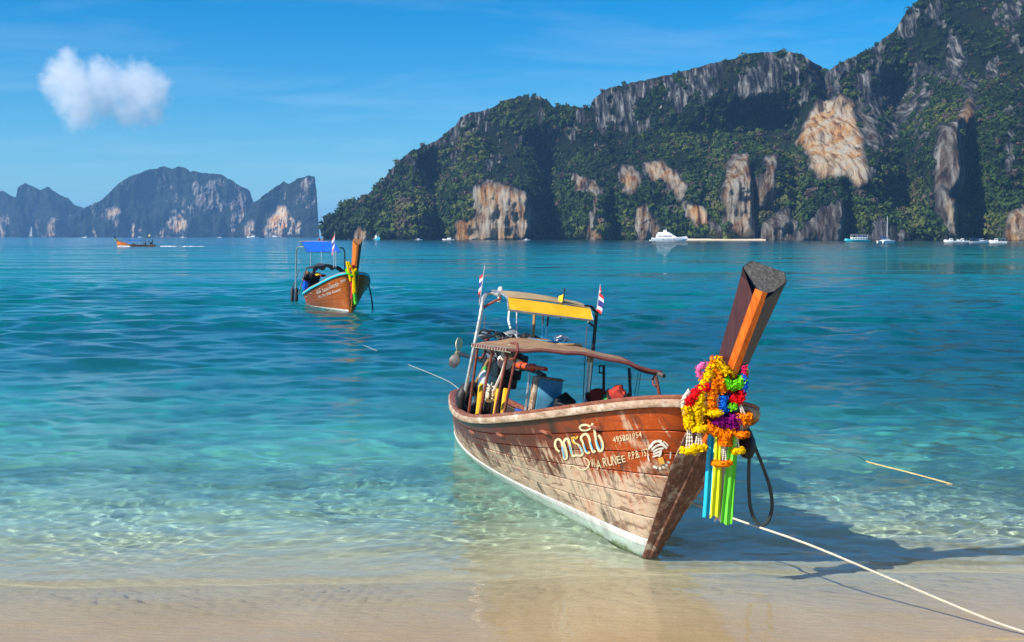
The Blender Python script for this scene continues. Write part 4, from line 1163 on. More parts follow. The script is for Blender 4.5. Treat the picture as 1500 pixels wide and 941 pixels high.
# long-tail engine
e0 = Vector((1.30, 0.02, .95))
eng = thing('longtail_engine', 'black car engine on a pivot with long propeller shaft at the stern', 'engine', BM(e0))
blk = paint('engine_black', (0.014, 0.014, 0.017), 0.4, 0.4, 0.5, 18, 0.3)
alu = paint('engine_aluminium', (0.45, 0.45, 0.46), 0.35, 0.8, 0.35, 18, 0.3)
b = MB(); b.box((0, 0, .30), (.62, .36, .38), bev=.03); b.box((.05, 0, .06), (.5, .28, .16), bev=.03); b.box((.28, .12, .36), (.16, .22, .22), bev=.02); b.box((-.22, -.16, .28), (.22, .16, .24), bev=.02)
b.build('engine_block', blk, eng)
MB().box((0, 0, .54), (.52, .24, .12), bev=.035).build('head_cover', blk, eng)
b = MB(); 
for k in range(6): b.box((-.2 + k * .085, -.2, .38), (.05, .07, .07), bev=.015)
for k in range(5): b.tube([(-.2 + k * .1, -.19, .42), (-.17 + k * .1, -.26, .5), (-.12 + k * .1, -.2, .6)], .016, 6)
b.build('manifold', alu, eng)
MB().lathe([(0, -.07), (.15, -.07), (.165, -.03), (.165, .05), (.13, .075), (0, .075)], (.1, .02, .66)).build('air_filter', blk, eng)
for y, rr_ in ((-.1, .11), (.08, .08)):
    MB().lathe([(0, -.02), (rr_, -.02), (rr_ * .85, 0), (rr_, .02), (0, .02)], (.345, y, .25 + abs(y)), Matrix.Rotation(R(90), 3, 'Y')).build('pulley', alu, eng)
b = MB(); b.tube([(-.1, .2, .45), (-.35, .26, .5), (-.6, .24, .55), (-.8, .24, .62)], .035, 9); b.build('exhaust_pipe', rust, eng)
b = MB()
for k in range(14):
    a = random.uniform(0, 6.28); r0 = random.uniform(.15, .3)
    p0 = Vector((r0 * math.cos(a), .2 * math.sin(a), random.uniform(.2, .65)))
    b.tube([p0, p0 + Vector((random.uniform(-.15, .15), random.uniform(-.15, .15), random.uniform(.02, .14))), p0 + Vector((random.uniform(-.3, .3), random.uniform(-.2, .2), random.uniform(-.1, .08)))], .011, 5)
b.build('wiring', rubber, eng)['kind'] = 'stuff'
for p, rr_ in (((-.20, -.25, .62), .038), ((.10, -.22, .40), .03)):
    MB().blob(p, (rr_, rr_, rr_), 0.05, 2).build('red_cap', flag_red, eng)
S0 = Vector((-.30, 0, .26)); pe = bl(672, 518, 0.0) - e0
MB().tube([S0, pe + (S0 - pe) * .04], .036, 10).build('propeller_shaft', black_metal, eng)
b = MB(); ax = (pe - S0).normalized()
b.tube([pe - ax * .02, pe + ax * .16], [.045, .025], 10)
hub = b.build('propeller', paint('worn_brass', (0.50, 0.38, 0.20), 0.45, 0.4, 0.3, 14, 0.2), eng)
for k, (cA, mt) in enumerate(((90, paint('cream_blade', (0.62, 0.52, 0.36), 0.45, 0.2, 0.2, 10, 0.15)), (-75, black_metal))):
    bd = MB(); rws = []
    side = ax.orthogonal().normalized() if False else Vector((0, 1, 0)); upv = ax.cross(side).normalized()
    rd = (upv * math.sin(R(cA)) + side * math.cos(R(cA))) * (1 if upv.z > 0 else -1)
    tn = ax.cross(rd)
    for q in np.linspace(0, 1, 7):
        wd_ = .035 + .065 * math.sin(math.pi * min(1, q * .85 + .1)); tw = R(55 - 25 * q)
        c_ = pe + ax * .06 + rd * (.03 + .22 * q)
        dvec = tn * math.cos(tw) + ax * math.sin(tw)
        rws.append([c_ - dvec * wd_, c_, c_ + dvec * wd_])
    bd.sheet(rws, .012); bd.build('propeller_blade', mt, eng)
hm = paint('orange_handle', (0.80, 0.085, 0.015), 0.45, 0, 0.2, 8, 0.1)
t0, t1 = bl(757, 535, 0) - e0, bl(800, 541, 0) - e0
MB().tube([t0, t0.lerp(t1, .15), t0.lerp(t1, .35), t0.lerp(t1, .6), t0.lerp(t1, .62), t1], [.03, .055, .042, .05, .032, .026], 9).build('tiller_handle', hm, eng)
MB().tube([Vector((.25, 0, .2)), t0 + Vector((-.05, 0, -.03)), t0.lerp(t1, .9) + Vector((0, .02, -.07))], .02, 8).build('tiller_bar', black_metal, eng)
MB().tube([t0.lerp(t1, .72) + Vector((0, .02, -.06)), t0.lerp(t1, .9) + Vector((0, .03, -.09))], .035, 8).build('tiller_grip', rubber, eng)
b = MB(); b.tube([(0, 0, 0.02), (0, 0, -.62)], .05, 10); b.box((0, 0, -.6), (.3, .3, .05), bev=.01); b.build('pivot_post', black_metal, eng)

# heap of dark gear hung behind the engine
g = tag(MB().build('tmp', rubber) if False else thing('dive_gear', 'heap of black hoses, belts and masks piled over the engine', 'gear', BM(e0 + Vector((.15, -.05, .62)))))
for k in range(9):
    c_ = Vector((random.uniform(-.28, .42), random.uniform(-.36, .30), random.uniform(.02, .10)))
    MB().blob(c_, (random.uniform(.07, .14), random.uniform(.07, .15), random.uniform(.045, .08)), .25, 2, k).build('bundle', rubber if k % 3 else paint('gear_grey', (0.22, 0.23, 0.26), .5, 0, .4, 16, .2), g)
for k in range(7):
    a = random.uniform(0, 6.28); c_ = Vector((random.uniform(-.25, .4), random.uniform(-.35, .3), .08))
    MB().tube([c_ + Vector((.11 * math.cos(a + q), .11 * math.sin(a + q) * 1.1, .05 * math.sin(2 * q + k))) for q in np.linspace(0, 5.4, 14)], .013, 6).build('hose', chrome if k in (1, 4) else rubber, g)

# paddle board and cloth lying on the awning
pA, pB = bl(779, 500, .05), bl(846, 509, .42)
ax_ = (pB - pA); Lb = ax_.length; ctr = (pA + pB) / 2
pb = thing('paddle_board', 'blue topped paddle board lying flat on the tan awning', 'board', BM(ctr + Vector((0, 0, -.02))))
rows = []
for i in range(15):
    q = i / 14; c_ = ax_ * (q - .5); w = .30 * max(.02, math.sin(math.pi * (q * .94 + .03))) ** .55
    s_ = Vector((-ax_.y, ax_.x, 0)).normalized(); th = .045 * max(.3, math.sin(math.pi * q)) ; up_ = .05 * (2 * q - 1) ** 2
    rows.append([c_ - s_ * w + Vector((0, 0, up_)), c_ - s_ * w * .8 + Vector((0, 0, th + up_)), c_ + s_ * w * .8 + Vector((0, 0, th + up_)), c_ + s_ * w + Vector((0, 0, up_)), c_ + s_ * w * .7 + Vector((0, 0, up_ - th * .8)), c_ - s_ * w * .7 + Vector((0, 0, up_ - th * .8))])
b = MB(); b.grid(rows, closed=True); b._add(rows[0], [tuple(reversed(range(6)))]); b._add(rows[-1], [tuple(range(6))])
b.build('board_hull', paint('board_tan', (0.42, 0.25, 0.10), .5, 0, .25, 5, .2), pb)
rw = [[r_[1] + Vector((0, 0, .006)), (r_[1] + r_[2]) / 2 + Vector((0, 0, .012)), r_[2] + Vector((0, 0, .006))] for r_ in rows[1:-1]]
MB().sheet(rw, .006).build('deck_pad', paint('board_blue', (0.03, 0.27, 0.50), .5, 0, .3, 8, .3), pb)
p = bl(823, 496, .3)
tag(MB().blob((0, 0, 0), (.16, .09, .035), .5, 3, 4, fr=3).build('cloth', flag_white), 'crumpled white cloth lying on the paddle board', 'cloth').matrix_world = BM(p)
# blue paddles and a yellow flag on a dark stick
for k, (u0, v0, u1, v1) in enumerate(((795, 495, 795, 462), (800, 495, 803, 464))):
    a, c_ = bl(u0, v0, .2), bl(u1, v1, .2); d_ = c_ - a
    pd = thing('paddle', ('upright paddle with pale blue blade and straight dark shaft', 'pale blue bladed paddle whose dark shaft leans to the yellow flag')[k], 'paddle', BM(a))
    MB().box(d_ * .28, (.02, .05, d_.length * .56), d_.to_track_quat('Z', 'Y').to_matrix(), .008).build('blade', paint('pale_blue_plastic', (0.10, 0.50, 0.72), .45), pd)
    MB().tube([d_ * .5, d_ * 1.35], .013, 6).build('shaft', black_metal, pd)
a = bl(803, 466, .2)
yf = flag('yellow pennant on a dark stick in front of the yellow valance', BM(a + Vector((.55, -.02, 0))), -.75, (.36, .34), False, paint('bright_yellow_cloth', (0.86, 0.66, 0.01), .8), black_metal, .8)
# national flags on the roof frame
flag('striped red, white and blue flag drooping from the steel arch pole', BM(bl(702, 447, -.72)), -.5, (.46, .36), True, droop=.85)
flag('striped red, white and blue flag on the black arch post', BM(bl(872, 470, .74)), .5, (.42, .34), True, droop=.7)
# tyre and tube fenders in the stern
def tyre(label, p, Rm, r_, rot):
    o = thing('tyre', label, 'tyre', BM(p) @ rot)
    b = MB(); rows = []
    for i in range(28):
        a = 2 * math.pi * i / 28
        rows.append([((Rm + r_ * math.cos(c_)) * math.cos(a), (Rm + r_ * math.cos(c_)) * math.sin(a), r_ * 1.25 * math.sin(c_)) for c_ in np.linspace(0, 2 * math.pi, 12, endpoint=False)])
    rows.append(rows[0]); b.grid(rows, closed=True); b.build('tread', rubber, o)
    b = MB()
    for s_ in (-1, 1): b.tube([(Rm * .82 * math.cos(a), Rm * .82 * math.sin(a), s_ * r_ * .9) for a in np.linspace(0, 6.283, 25)], .010, 5, False)
    b.build('bead', black_metal, o)
    return o
tyre('black rubber tyre standing upright in the stern beside yellow boards', bl(688, 583, -.62), .17, .055, Matrix.Rotation(R(88), 4, 'X') @ Matrix.Rotation(R(-62), 4, 'Y'))
def fender(label, top, bot, r_, cat='fender'):
    T_, B_ = bl(*top), bl(*bot); o = thing('fender', label, cat, BM(B_)); d_ = T_ - B_
    MB().tube([d_ * q for q in (0, .05, .12, .5, .86, .95, 1)], [r_ * .3, r_ * .75, r_, r_, r_, r_ * .6, r_ * .25], 10).build('float', rubber, o)
    MB().tube([d_ * .97, d_ * 1.1 + Vector((.01, 0, 0))], .012, 6).build('fender_rope', rope_white, o)
    return o
fender('slim black tube fender tied between the two yellow boards', (720, 565, -.66), (713, 606, -.66), .055)
fender('thick black tube fender hanging under the white rope knot', (727, 572, -.60), (720, 608, -.60), .05)
# rope with a big knot tied to the rusty frame
kr = thing('mooring_rope', 'pale rope knotted high on the rusty frame and tied in a tangle below', 'rope', BM(bl(744, 520, -.62)))
k0 = bl(744, 520, -.62)
MB().tube([Vector((0, 0, 0)), bl(735, 548, -.64) - k0, bl(724, 572, -.66) - k0], .02, 7).build('rope_line', rope_white, kr)
for nm, c_, n_ in (('upper_knot', Vector((.01, -.02, .03)), 7), ('lower_tangle', bl(720, 576, -.68) - k0, 9)):
    b = MB()
    for k in range(n_):
        a = random.uniform(0, 6.28); tl_ = random.uniform(-.8, .8)
        b.tube([c_ + Vector((.045 * math.cos(q) * math.cos(tl_), .06 * math.sin(q), .05 * math.sin(q + a) + (k - n_ / 2) * .014)) for q in np.linspace(0, 5.6, 11)], .013, 6)
    b.build(nm, rope_white, kr)
# bottle, bamboo pole, small crate things in the stern
p = bl(708, 560, -.5)
bo = thing('bottle', 'white plastic bottle with green cap standing by the bamboo pole', 'bottle', BM(p + Vector((0, 0, -.08))))
MB().lathe([(0, -.02), (.062, -.02), (.07, 0), (.07, .16), (.05, .2), (.025, .23), (.025, .25), (0, .25)], n=12).build('body', white_paint, bo)
MB().lathe([(0, .245), (.032, .245), (.032, .285), (0, .29)], n=10).build('cap', paint('green_plastic', (0.05, 0.42, 0.08), .5), bo)
a, c_ = bl(697, 563, -.45), bl(717, 527, -.45)
bp_ = tag(MB().tube([Vector((0, 0, 0))] + [(c_ - a) * q for q in (.2, .25, .5, .55, .8, .85, 1)], [.030, .030, .034, .030, .034, .030, .034, .028], 9).build('bamboo_pole', MATS['bamboo']), 'short bamboo pole leaning inside the stern behind the bottle', 'pole')
bp_.matrix_world = BM(a)
# blue box board amidships
TL, TR, BR = bl(789, 556, -.12), bl(817, 560, .06), bl(815, 606, .06)
bx = thing('fuel_box', 'pale blue wooden box with bare timber edge standing amidships', 'box', BM((TL + BR) / 2))
cc_ = (TL + BR) / 2; hh = .42
MB().box((0, 0, 0), (.20, .30, hh), Matrix.Rotation(R(-6), 3, 'Z'), .008).build('blue_panel', paint('faded_sky_blue', (0.10, 0.36, 0.55), .55, 0, .25, 5, .35), bx)
MB().box((-.03, -.175, .005), (.20, .045, hh + .02), Matrix.Rotation(R(-6), 3, 'Z'), .006).build('timber_edge', grey_wood, bx)
MB().box((0, 0, hh / 2 + .012), (.23, .33, .02), Matrix.Rotation(R(-6), 3, 'Z'), .006).build('lid', grey_wood, bx)
p = bl(777, 575, -.25)
post([Vector((p.x - .05, p.y, .3)), bl(776, 545, -.25)], .016, chrome, 'inner_post')
p = bl(827, 592, .1)
tag(MB().blob((0, 0, 0), (.17, .15, .13), .2, 2, 3).build('sack', rubber), 'dark rounded sack lying behind the pale blue box', 'sack').matrix_world = BM(p)
# life jackets
jr = paint('life_jacket_red', (0.42, 0.030, 0.016), .8, 0, .3, 9, .15, .3); jg = paint('life_jacket_green', (0.04, 0.30, 0.06), .8)
for k, (u, v_, sz, mt, lab) in enumerate(((876, 584, (.17, .15, .11), jr, 'dark red life jacket heaped beside the white awning post'), (892, 586, (.10, .08, .09), jg, 'green life jacket squeezed between two red ones'), (905, 580, (.16, .13, .12), jr, 'bright red life jacket heaped towards the bow by the green one'))):
    o = thing('life_jacket', lab, 'life jacket', BM(bl(u, v_, .52)), 'life jackets heaped on the port side')
    MB().blob((0, 0, 0), sz, .3, 3, k * 3 + 1, fr=1.6).build('padding', mt, o)
    MB().tube([(sz[0] * math.cos(a) * .96, sz[1] * math.sin(a) * 1.02, sz[2] * .45 * math.sin(2 * a)) for a in np.linspace(0, 6.2, 14)], .012, 5).build('strap', rubber, o)

# ------------------------------------------------------------------ garlands and ribbons on the prow
yb = (M1 @ Vector(tuple(H1.stem(H1.g[3])))).y
def gp(u, v, dy=0.0): return at_y(u, v, yb - .22 + dy)
def flower(name, col):
    if name in MATS: return MATS[name]
    t = NT(name); v = t.coord()
    a = t.noise(v, 60, 3)
    t.set(Base_Color=t.ramp(a, [(0.3, tuple(c * .75 for c in col)), (0.6, col), (0.8, tuple(min(1, c * 1.25 + .03) for c in col))]), Roughness=0.95)
    t.b.inputs['Specular IOR Level'].default_value = 0.0
    MATS[name] = t.m; return t.m
FY = flower('marigold_yellow', (0.95, 0.60, 0.004)); FO = flower('marigold_orange', (0.95, 0.25, 0.006)); FR_ = flower('petal_red', (0.75, 0.010, 0.016))
FPk = flower('petal_pink', (0.85, 0.16, 0.40)); FP = flower('petal_purple', (0.22, 0.008, 0.16)); FB = flower('petal_blue', (0.010, 0.16, 0.75)); FG = flower('petal_green', (0.18, 0.72, 0.02))
FW = flower('bead_white', (0.80, 0.74, 0.62)); FH = flower('petal_hot_pink', (0.85, 0.02, 0.12))
def garland(label, mat, front, back, rad, petal, count, seed):
    """flower rope: visible front run, and a return behind the prow timber"""
    pts = [gp(*p) for p in front] + [gp(u, v, .42) for u, v in back]
    o0 = pts[0].copy()
    b = MB(); ring_ruffle(b, [p - o0 for p in pts], rad, petal * .72, int(count * 1.9), bool(back), seed)
    o = thing('flower_garland', label, 'garland', Matrix.Translation(o0), 'flower garlands on the prow')
    b.build('flower_rope', mat, o, smooth=False)['kind'] = 'stuff'
    MB().tube([p - o0 for p in pts], rad * .72, 7).build('cord', mat, o)
    return o, o0
def tassel(o, o0, top, bot, puff_mat, n=3, w=.045, pr=.055, dy=0.0):
    T_, B_ = gp(*top, dy) - o0, gp(*bot, dy) - o0
    n = max(2, n - 1)
    for k in range(n):
        s_ = Vector(((k - (n - 1) / 2) * w * .5, -.01 * (k % 2), 0)); q_ = Vector(((k - (n - 1) / 2) * w, 0, 0)); b = MB(); m_ = 9
        P_ = [(T_ + s_ * .4).lerp(B_ + q_, j / m_) for j in range(m_ + 1)]
        path, rs = [], []
        for j in range(m_):
            for f, rr_ in ((.05, .003), (.3, .0085), (.7, .0085), (.95, .003)):
                path.append(P_[j].lerp(P_[j + 1], f)); rs.append(rr_)
        b.tube(path, rs, 6); b.build('bead_string', FW, o)
    b = MB(); ring_ruffle(b, [B_ + Vector((pr * math.cos(a), pr * .8 * math.sin(a), 0)) for a in np.linspace(0, 5.5, 9)], .026, .020, 110, True, int(top[0]))
    b.build('tassel_puff', puff_mat, o, smooth=False)['kind'] = 'stuff'
    MB().tube([B_ + Vector((pr * math.cos(a), pr * .8 * math.sin(a), 0)) for a in np.linspace(0, 6.28, 12)], .024, 6, False).build('puff_core', puff_mat, o)
o, o0 = garland('thick yellow marigold garland draped from the prow timber over the starboard bow', FY, [(1066, 548), (1050, 530), (1040, 545), (1030, 562), (1026, 585), (1028, 606)], [(1045, 590), (1075, 560), (1092, 552), (1085, 545)], .043, .024, 720, 1)
tassel(o, o0, (1028, 604), (1024, 628), FY, 3, .04)
o, o0 = garland('yellow and orange marigold garland wound highest round the prow timber', FO, [(1046, 527), (1043, 535), (1052, 546), (1058, 560), (1057, 572)], [(1085, 560), (1092, 545), (1075, 535)], .036, .022, 420, 2)
tassel(o, o0, (1052, 578), (1046, 605), FY, 3, .035)
o, o0 = garland('long orange garland hanging down the middle of the bow', FO, [(1048, 555), (1044, 575), (1042, 592), (1046, 606)], [(1060, 590), (1080, 570), (1075, 555)], .044, .024, 480, 3)
o, o0 = garland('red flower garland over the gunwale ending in yellow marigolds and white beads', FR_, [(1040, 566), (1024, 572), (1014, 582), (1007, 592)], [(1020, 595), (1050, 580)], .048, .024, 430, 4)
tassel(o, o0, (1010, 612), (1010, 660), FY, 4, .028, .06)
b = MB(); pth = [gp(1006, 596) - o0, gp(1009, 610) - o0, gp(1010, 628) - o0]
ring_ruffle(b, pth, .040, .024, 220, False, 41); b.build('yellow_end', FY, o, smooth=False)['kind'] = 'stuff'
MB().tube(pth, .030, 7).build('yellow_core', FY, o)
o, o0 = garland('yellow garland tail with white bead strings beside the red garland', FY, [(1021, 590), (1022, 605), (1023, 620), (1024, 632)], [], .036, .022, 260, 5)
tassel(o, o0, (1024, 630), (1023, 655), FY, 4, .03, .052)
o, o0 = garland('white bead necklace at the edge of the gunwale', FW, [(1010, 572), (1002, 582), (1000, 595), (1004, 606)], [(1020, 590)], .020, .014, 160, 6)
o, o0 = garland('small pink flower ring perched on the left shoulder of the prow', FPk, [(1032, 534), (1025, 537), (1022, 545), (1027, 553)], [(1045, 545)], .030, .019, 230, 7)
o, o0 = garland('pink flower string in the middle of the yellow garlands', FPk, [(1036, 560), (1040, 568), (1046, 576)], [(1060, 565)], .034, .021, 240, 8)
o, o0 = garland('bright green ruffled garland wrapped round the foot of the prow timber', FG, [(1060, 556), (1066, 563), (1074, 566), (1083, 563), (1088, 555)], [(1088, 545), (1066, 545)], .040, .024, 430, 9)
o, o0 = garland('green flower rosette below the red rosette', FG, [(1068, 592), (1072, 598), (1076, 594)], [(1072, 588)], .032, .021, 180, 10)
o, o0 = garland('royal blue ruffled flower string under the green garland', FB, [(1060, 580), (1059, 590), (1060, 600)], [(1075, 585)], .038, .023, 260, 11)
o, o0 = garland('blue flower ring behind the prow timber on the port side', FB, [(1090, 548), (1092, 560), (1090, 572)], [(1078, 560)], .026, .018, 170, 12)
o, o0 = garland('red flower rosette on the port side of the prow', FR_, [(1072, 580), (1080, 588), (1088, 584), (1086, 576)], [(1080, 572)], .036, .022, 260, 13)
tassel(o, o0, (1084, 592), (1090, 610), FO, 3, .03, .05)
o, o0 = garland('hot pink flower string hanging behind the prow on the port side', FH, [(1090, 536), (1091, 548), (1089, 556)], [(1080, 548)], .024, .018, 140, 14)
o, o0 = garland('deep purple ruffled garland low on the bow', FP, [(1050, 612), (1056, 618), (1066, 620), (1075, 612), (1078, 620), (1070, 628)], [(1075, 600), (1055, 602)], .052, .027, 620, 15)
o, o0 = garland('orange marigold garland in a swag below the purple one', FO, [(1034, 624), (1042, 630), (1052, 633), (1062, 634), (1072, 632), (1077, 636)], [(1080, 615), (1045, 612)], .046, .025, 560, 16)
o, o0 = garland('orange marigold pendant with white beads hanging in front of the ribbons', FO, [(1062, 636), (1063, 645), (1062, 652)], [], .052, .026, 330, 17)
tassel(o, o0, (1061, 652), (1058, 678), FO, 4, .03, .072)
o, o0 = garland('orange marigold tuft on the port side with white bead strings', FO, [(1081, 614), (1088, 618), (1096, 615)], [(1090, 605)], .044, .025, 300, 18)
tassel(o, o0, (1086, 622), (1086, 636), FO, 3, .03, .05)
tassel(o, o0, (1079, 630), (1080, 660), FY, 3, .028, .04)
def ribbon(label, col, top, bot, w, dy, seed):
    T_, B_ = gp(*top, dy), gp(*bot, dy); o = thing('ribbon', label, 'ribbon', Matrix.Translation(T_), 'satin ribbons hanging from the prow')
    d_ = B_ - T_; rows = []
    for j in range(16):
        q = j / 15
        rows.append([d_ * q + Vector(((p - .5) * w * (.85 + .25 * q), .011 * math.sin(p * 11 + seed + q * 1.3) + .012 * math.sin(q * 5 + seed), -.012 * math.sin(p * 6 + seed) * (q > .95))) for p in np.linspace(0, 1, 9)])
    t_ = paint('ribbon_' + str(seed), col, .45, 0, .12, 6, .04, .1)
    MB().sheet(rows, .003).build('cloth_strip', t_, o)
    rows2 = [[p + Vector((.010, .016, 0)) for p in r_] for r_ in rows[:-1]]
    MB().sheet(rows2, .003).build('cloth_strip', t_, o)
ribbon('turquoise blue satin ribbon hanging beside the yellow one', (0.005, 0.42, 0.66), (1044, 634), (1037, 756), .085, .03, 1)
ribbon('lemon yellow satin ribbon hanging between turquoise and pink ribbons', (0.74, 0.80, 0.01), (1053, 634), (1047, 758), .075, .0, 2)
ribbon('pale pink satin ribbon hanging between the yellow and green ribbons', (0.85, 0.55, 0.60), (1061, 636), (1054, 764), .075, .04, 3)
ribbon('bright green satin ribbon hanging on the port side of the pink one', (0.14, 0.68, 0.04), (1074, 632), (1064, 768), .090, .0, 4)

# ------------------------------------------------------------------ hose loop, ropes
def px_tube(name, label, cat, pts, r_, mat, n=8, smooth=4):
    P = [p if isinstance(p, Vector) else Vector(p) for p in pts]
    Q = []
    for i in range(len(P) - 1):
        p0, p1, p2, p3 = P[max(i - 1, 0)], P[i], P[i + 1], P[min(i + 2, len(P) - 1)]
        for k in range(smooth):
            f = k / smooth
            Q.append(.5 * ((2 * p1) + (-p0 + p2) * f + (2 * p0 - 5 * p1 + 4 * p2 - p3) * f * f + (-p0 + 3 * p1 - 3 * p2 + p3) * f ** 3))
    Q.append(P[-1]); o0 = Q[0].copy()
    o = MB().tube([q - o0 for q in Q], r_, n).build(name, mat)
    o.location = o0
    return tag(o, label, cat)
hose_m = paint('dark_green_hose', (0.035, 0.045, 0.042), 0.45, 0, 0.3, 10, 0.1)
yh = yb + .55
px_tube('hose', 'dark rubber hose hanging in a long loop from the port bow', 'hose', [at_y(u, v, yh) for u, v in ((1090, 622), (1099, 634), (1106, 655), (1118, 685), (1128, 715), (1131, 742), (1126, 762), (1116, 770), (1106, 762), (1099, 742), (1097, 715), (1097, 685), (1098, 662), (1096, 650))], .0165, hose_m)
tag(MB().blob((0, 0, 0), (.08, .22, .13), .10, 3, 2).build('bow_fender', rubber), 'dark rubber pad bulging over the port bow rail behind the garlands', 'fender').matrix_world = Matrix.Translation(at_y(1093, 650, yb + .60))
P0 = at_y(985, 726, yb + 1.0); P1 = at_y(1185, 798, yb - .55); P2 = on_z(1500, 926, .03)
drn = (P2 - P1).normalized()
px_tube('anchor_rope', 'taut pale mooring rope running from the bow down to the sand', 'rope', [P0, P0.lerp(P1, .5) + Vector((0, 0, -.01)), P1, P1.lerp(P2, .5) + Vector((0, 0, -.01)), P2, Vector((P2.x + .5, P2.y - .3, .04)), Vector((P2.x + 1.3, P2.y - .9, .06))], .0095, rope_white)
px_tube('stern_line', 'thin pale anchor line running out from the stern over the water', 'rope', [M1 @ bl(672, 570, -.3), on_z(655, 558, .12), on_z(625, 545, .05), on_z(602, 536, .03), on_z(590, 530, -.10), on_z(566, 520, -.14), on_z(552, 514, .02), on_z(535, 507, .03), on_z(527, 503, -.08), on_z(500, 492, -.35)], .0045, rope_white, 6)
px_tube('floating_rope', 'straw coloured rope floating just under the surface off the port bow', 'rope', [on_z(1150, 640, -.10), on_z(1230, 664, -.02), on_z(1275, 678, .02), on_z(1330, 692, .02), on_z(1385, 707, .01), on_z(1430, 720, -.06), on_z(1480, 735, -.05), on_z(1560, 757, -.12)], .009, paint('straw_rope', (0.62, 0.46, 0.20), .85), 6)

# ================================================================== MIDDLE BOAT (afloat, blue roof)
B2 = on_z(514, 458, 0)
yaw2 = R(-69.5)
H2 = Hull(8.2, 1.12, 0.62, 1.2, 0.32, 0.40, [0.42, 0.50, 0.85, 1.52], 0.62, 0.22, 0.55)
fwd2 = Vector((math.cos(yaw2), math.sin(yaw2), 0))
bow_local = H2.L - H2.rake
M2 = boat_matrix(B2.x - fwd2.x * bow_local, B2.y - fwd2.y * bow_local, -.05, yaw2, R(2.0), R(.4))
bl2 = bl_for(M2)
hull_mat2 = hull_material('varnished_orange_planks', (0.44, 0.090, 0.012), (0.55, 0.130, 0.022), (0.66, 0.30, 0.12), (0.62, 0.14, 0.015), 0.15, 0.3)
cyan_rail = paint('cyan_rail_paint', (0.02, 0.50, 0.68), .45, 0, .12, 4, .06)
pink_cap = wood('pale_cap_wood', (0.30, 0.14, 0.09), (0.48, 0.26, 0.18), (0.60, 0.38, 0.28), (3, 26, 26), .5, .1)
orange_stem = wood('orange_stem', (0.42, 0.09, 0.012), (0.64, 0.17, 0.022), (0.72, 0.26, 0.05), (26, 26, 2.4), .45, -.1)
boat2 = thing('longtail_boat', 'varnished orange longtail boat with cyan rail and blue roof floating further out', 'boat', M2)
build_hull(boat2, H2, (hull_mat2, antifoul_material('white_boot_stripe_clean', (0.78, 0.77, 0.70)), antifoul_material('white_bottom_paint', (0.70, 0.70, 0.62)), cyan_rail, pink_cap, orange_stem, dark_in))
o_, PB2, PD2, PF2 = prow_post(boat2, H2, 1.42, R(17), 0.24, 0.38, [orange_stem, orange_stem, MATS['varnished_rail'], wood('prow_painted_shade', (0.06, 0.02, 0.01), (0.12, 0.04, 0.02), (0.2, 0.07, 0.03), (26, 26, 2.4), .5, -.1)], wood('pale_end_grain', (0.18, 0.07, 0.03), (0.34, 0.15, 0.06), (0.42, 0.22, 0.10), (20, 20, 20), .7, 0))  # port-side faces take darker woods, so their shade is put into the colour
dc2 = Decal(H2, M2, .012)
b = MB()
dc2.text(b, 'พีพี วิลล่า', (464, 431.5), (18.5, -6.0), (-.9, -5.6))
dc2.text(b, 'รีสอร์ท', (483, 423.5), (14, -4.8), (-.8, -5.6))
dc2.text(b, '999', (499, 415.2), (7.5, -2.6), (-.3, -4.4))
dc2.text(b, 'Pe Pe Villa Resort', (467.5, 437.8), (32, -12.0), (-.9, -4.4))
b.build('boat_lettering', chalk, boat2)
# roof frame
def post2(pts, r_, mat, name): return MB().tube(pts, r_, 8).build(name, mat, boat2)
post2([bl2(433, 430, -.66), bl2(434, 372, -.66), bl2(435, 365, -.66), bl2(438, 362, -.6), bl2(447, 362, -.45)], .035, chrome, 'roof_arch')
post2([bl2(437, 432, -.70), bl2(449, 392, -.66)], .028, chrome, 'frame_strut'); post2([bl2(428, 425, -.62), bl2(438, 395, -.62)], .025, chrome, 'frame_strut')
post2([bl2(505, 398, .72), bl2(505, 370, .72), bl2(503, 364, .66), bl2(498, 363, .5)], .03, black_metal, 'roof_arch')
for u in (455, 471, 489, 492): post2([bl2(u, 392, -.2 + (u - 455) * .01), bl2(u, 368, -.2 + (u - 455) * .01)], .02, chrome, 'roof_strut')
a0, a1, b0, b1 = bl2(441.5, 354.5, -.60), bl2(489, 354.5, .45), bl2(450, 369.5, -.52), bl2(499, 369.5, .60)
rows = [[a0.lerp(a1, p).lerp(b0.lerp(b1, p), q) + Vector((0, 0, .02 * math.sin(p * 3.14))) for p in np.linspace(0, 1, 10)] for q in np.linspace(0, 1, 6)]
back = [[p + Vector((-.75, 0, .02)) for p in rows[0]]]
MB().sheet(rows, .012).build('blue_roof', blue_canvas, boat2)
MB().sheet(back + [rows[0]], .012).build('roof_top', roof_tan, boat2)
MB().tube([rows[0][0], rows[0][-1], rows[-1][-1], rows[-1][0], rows[0][0]], .016, 6).build('roof_rim', rubber, boat2)
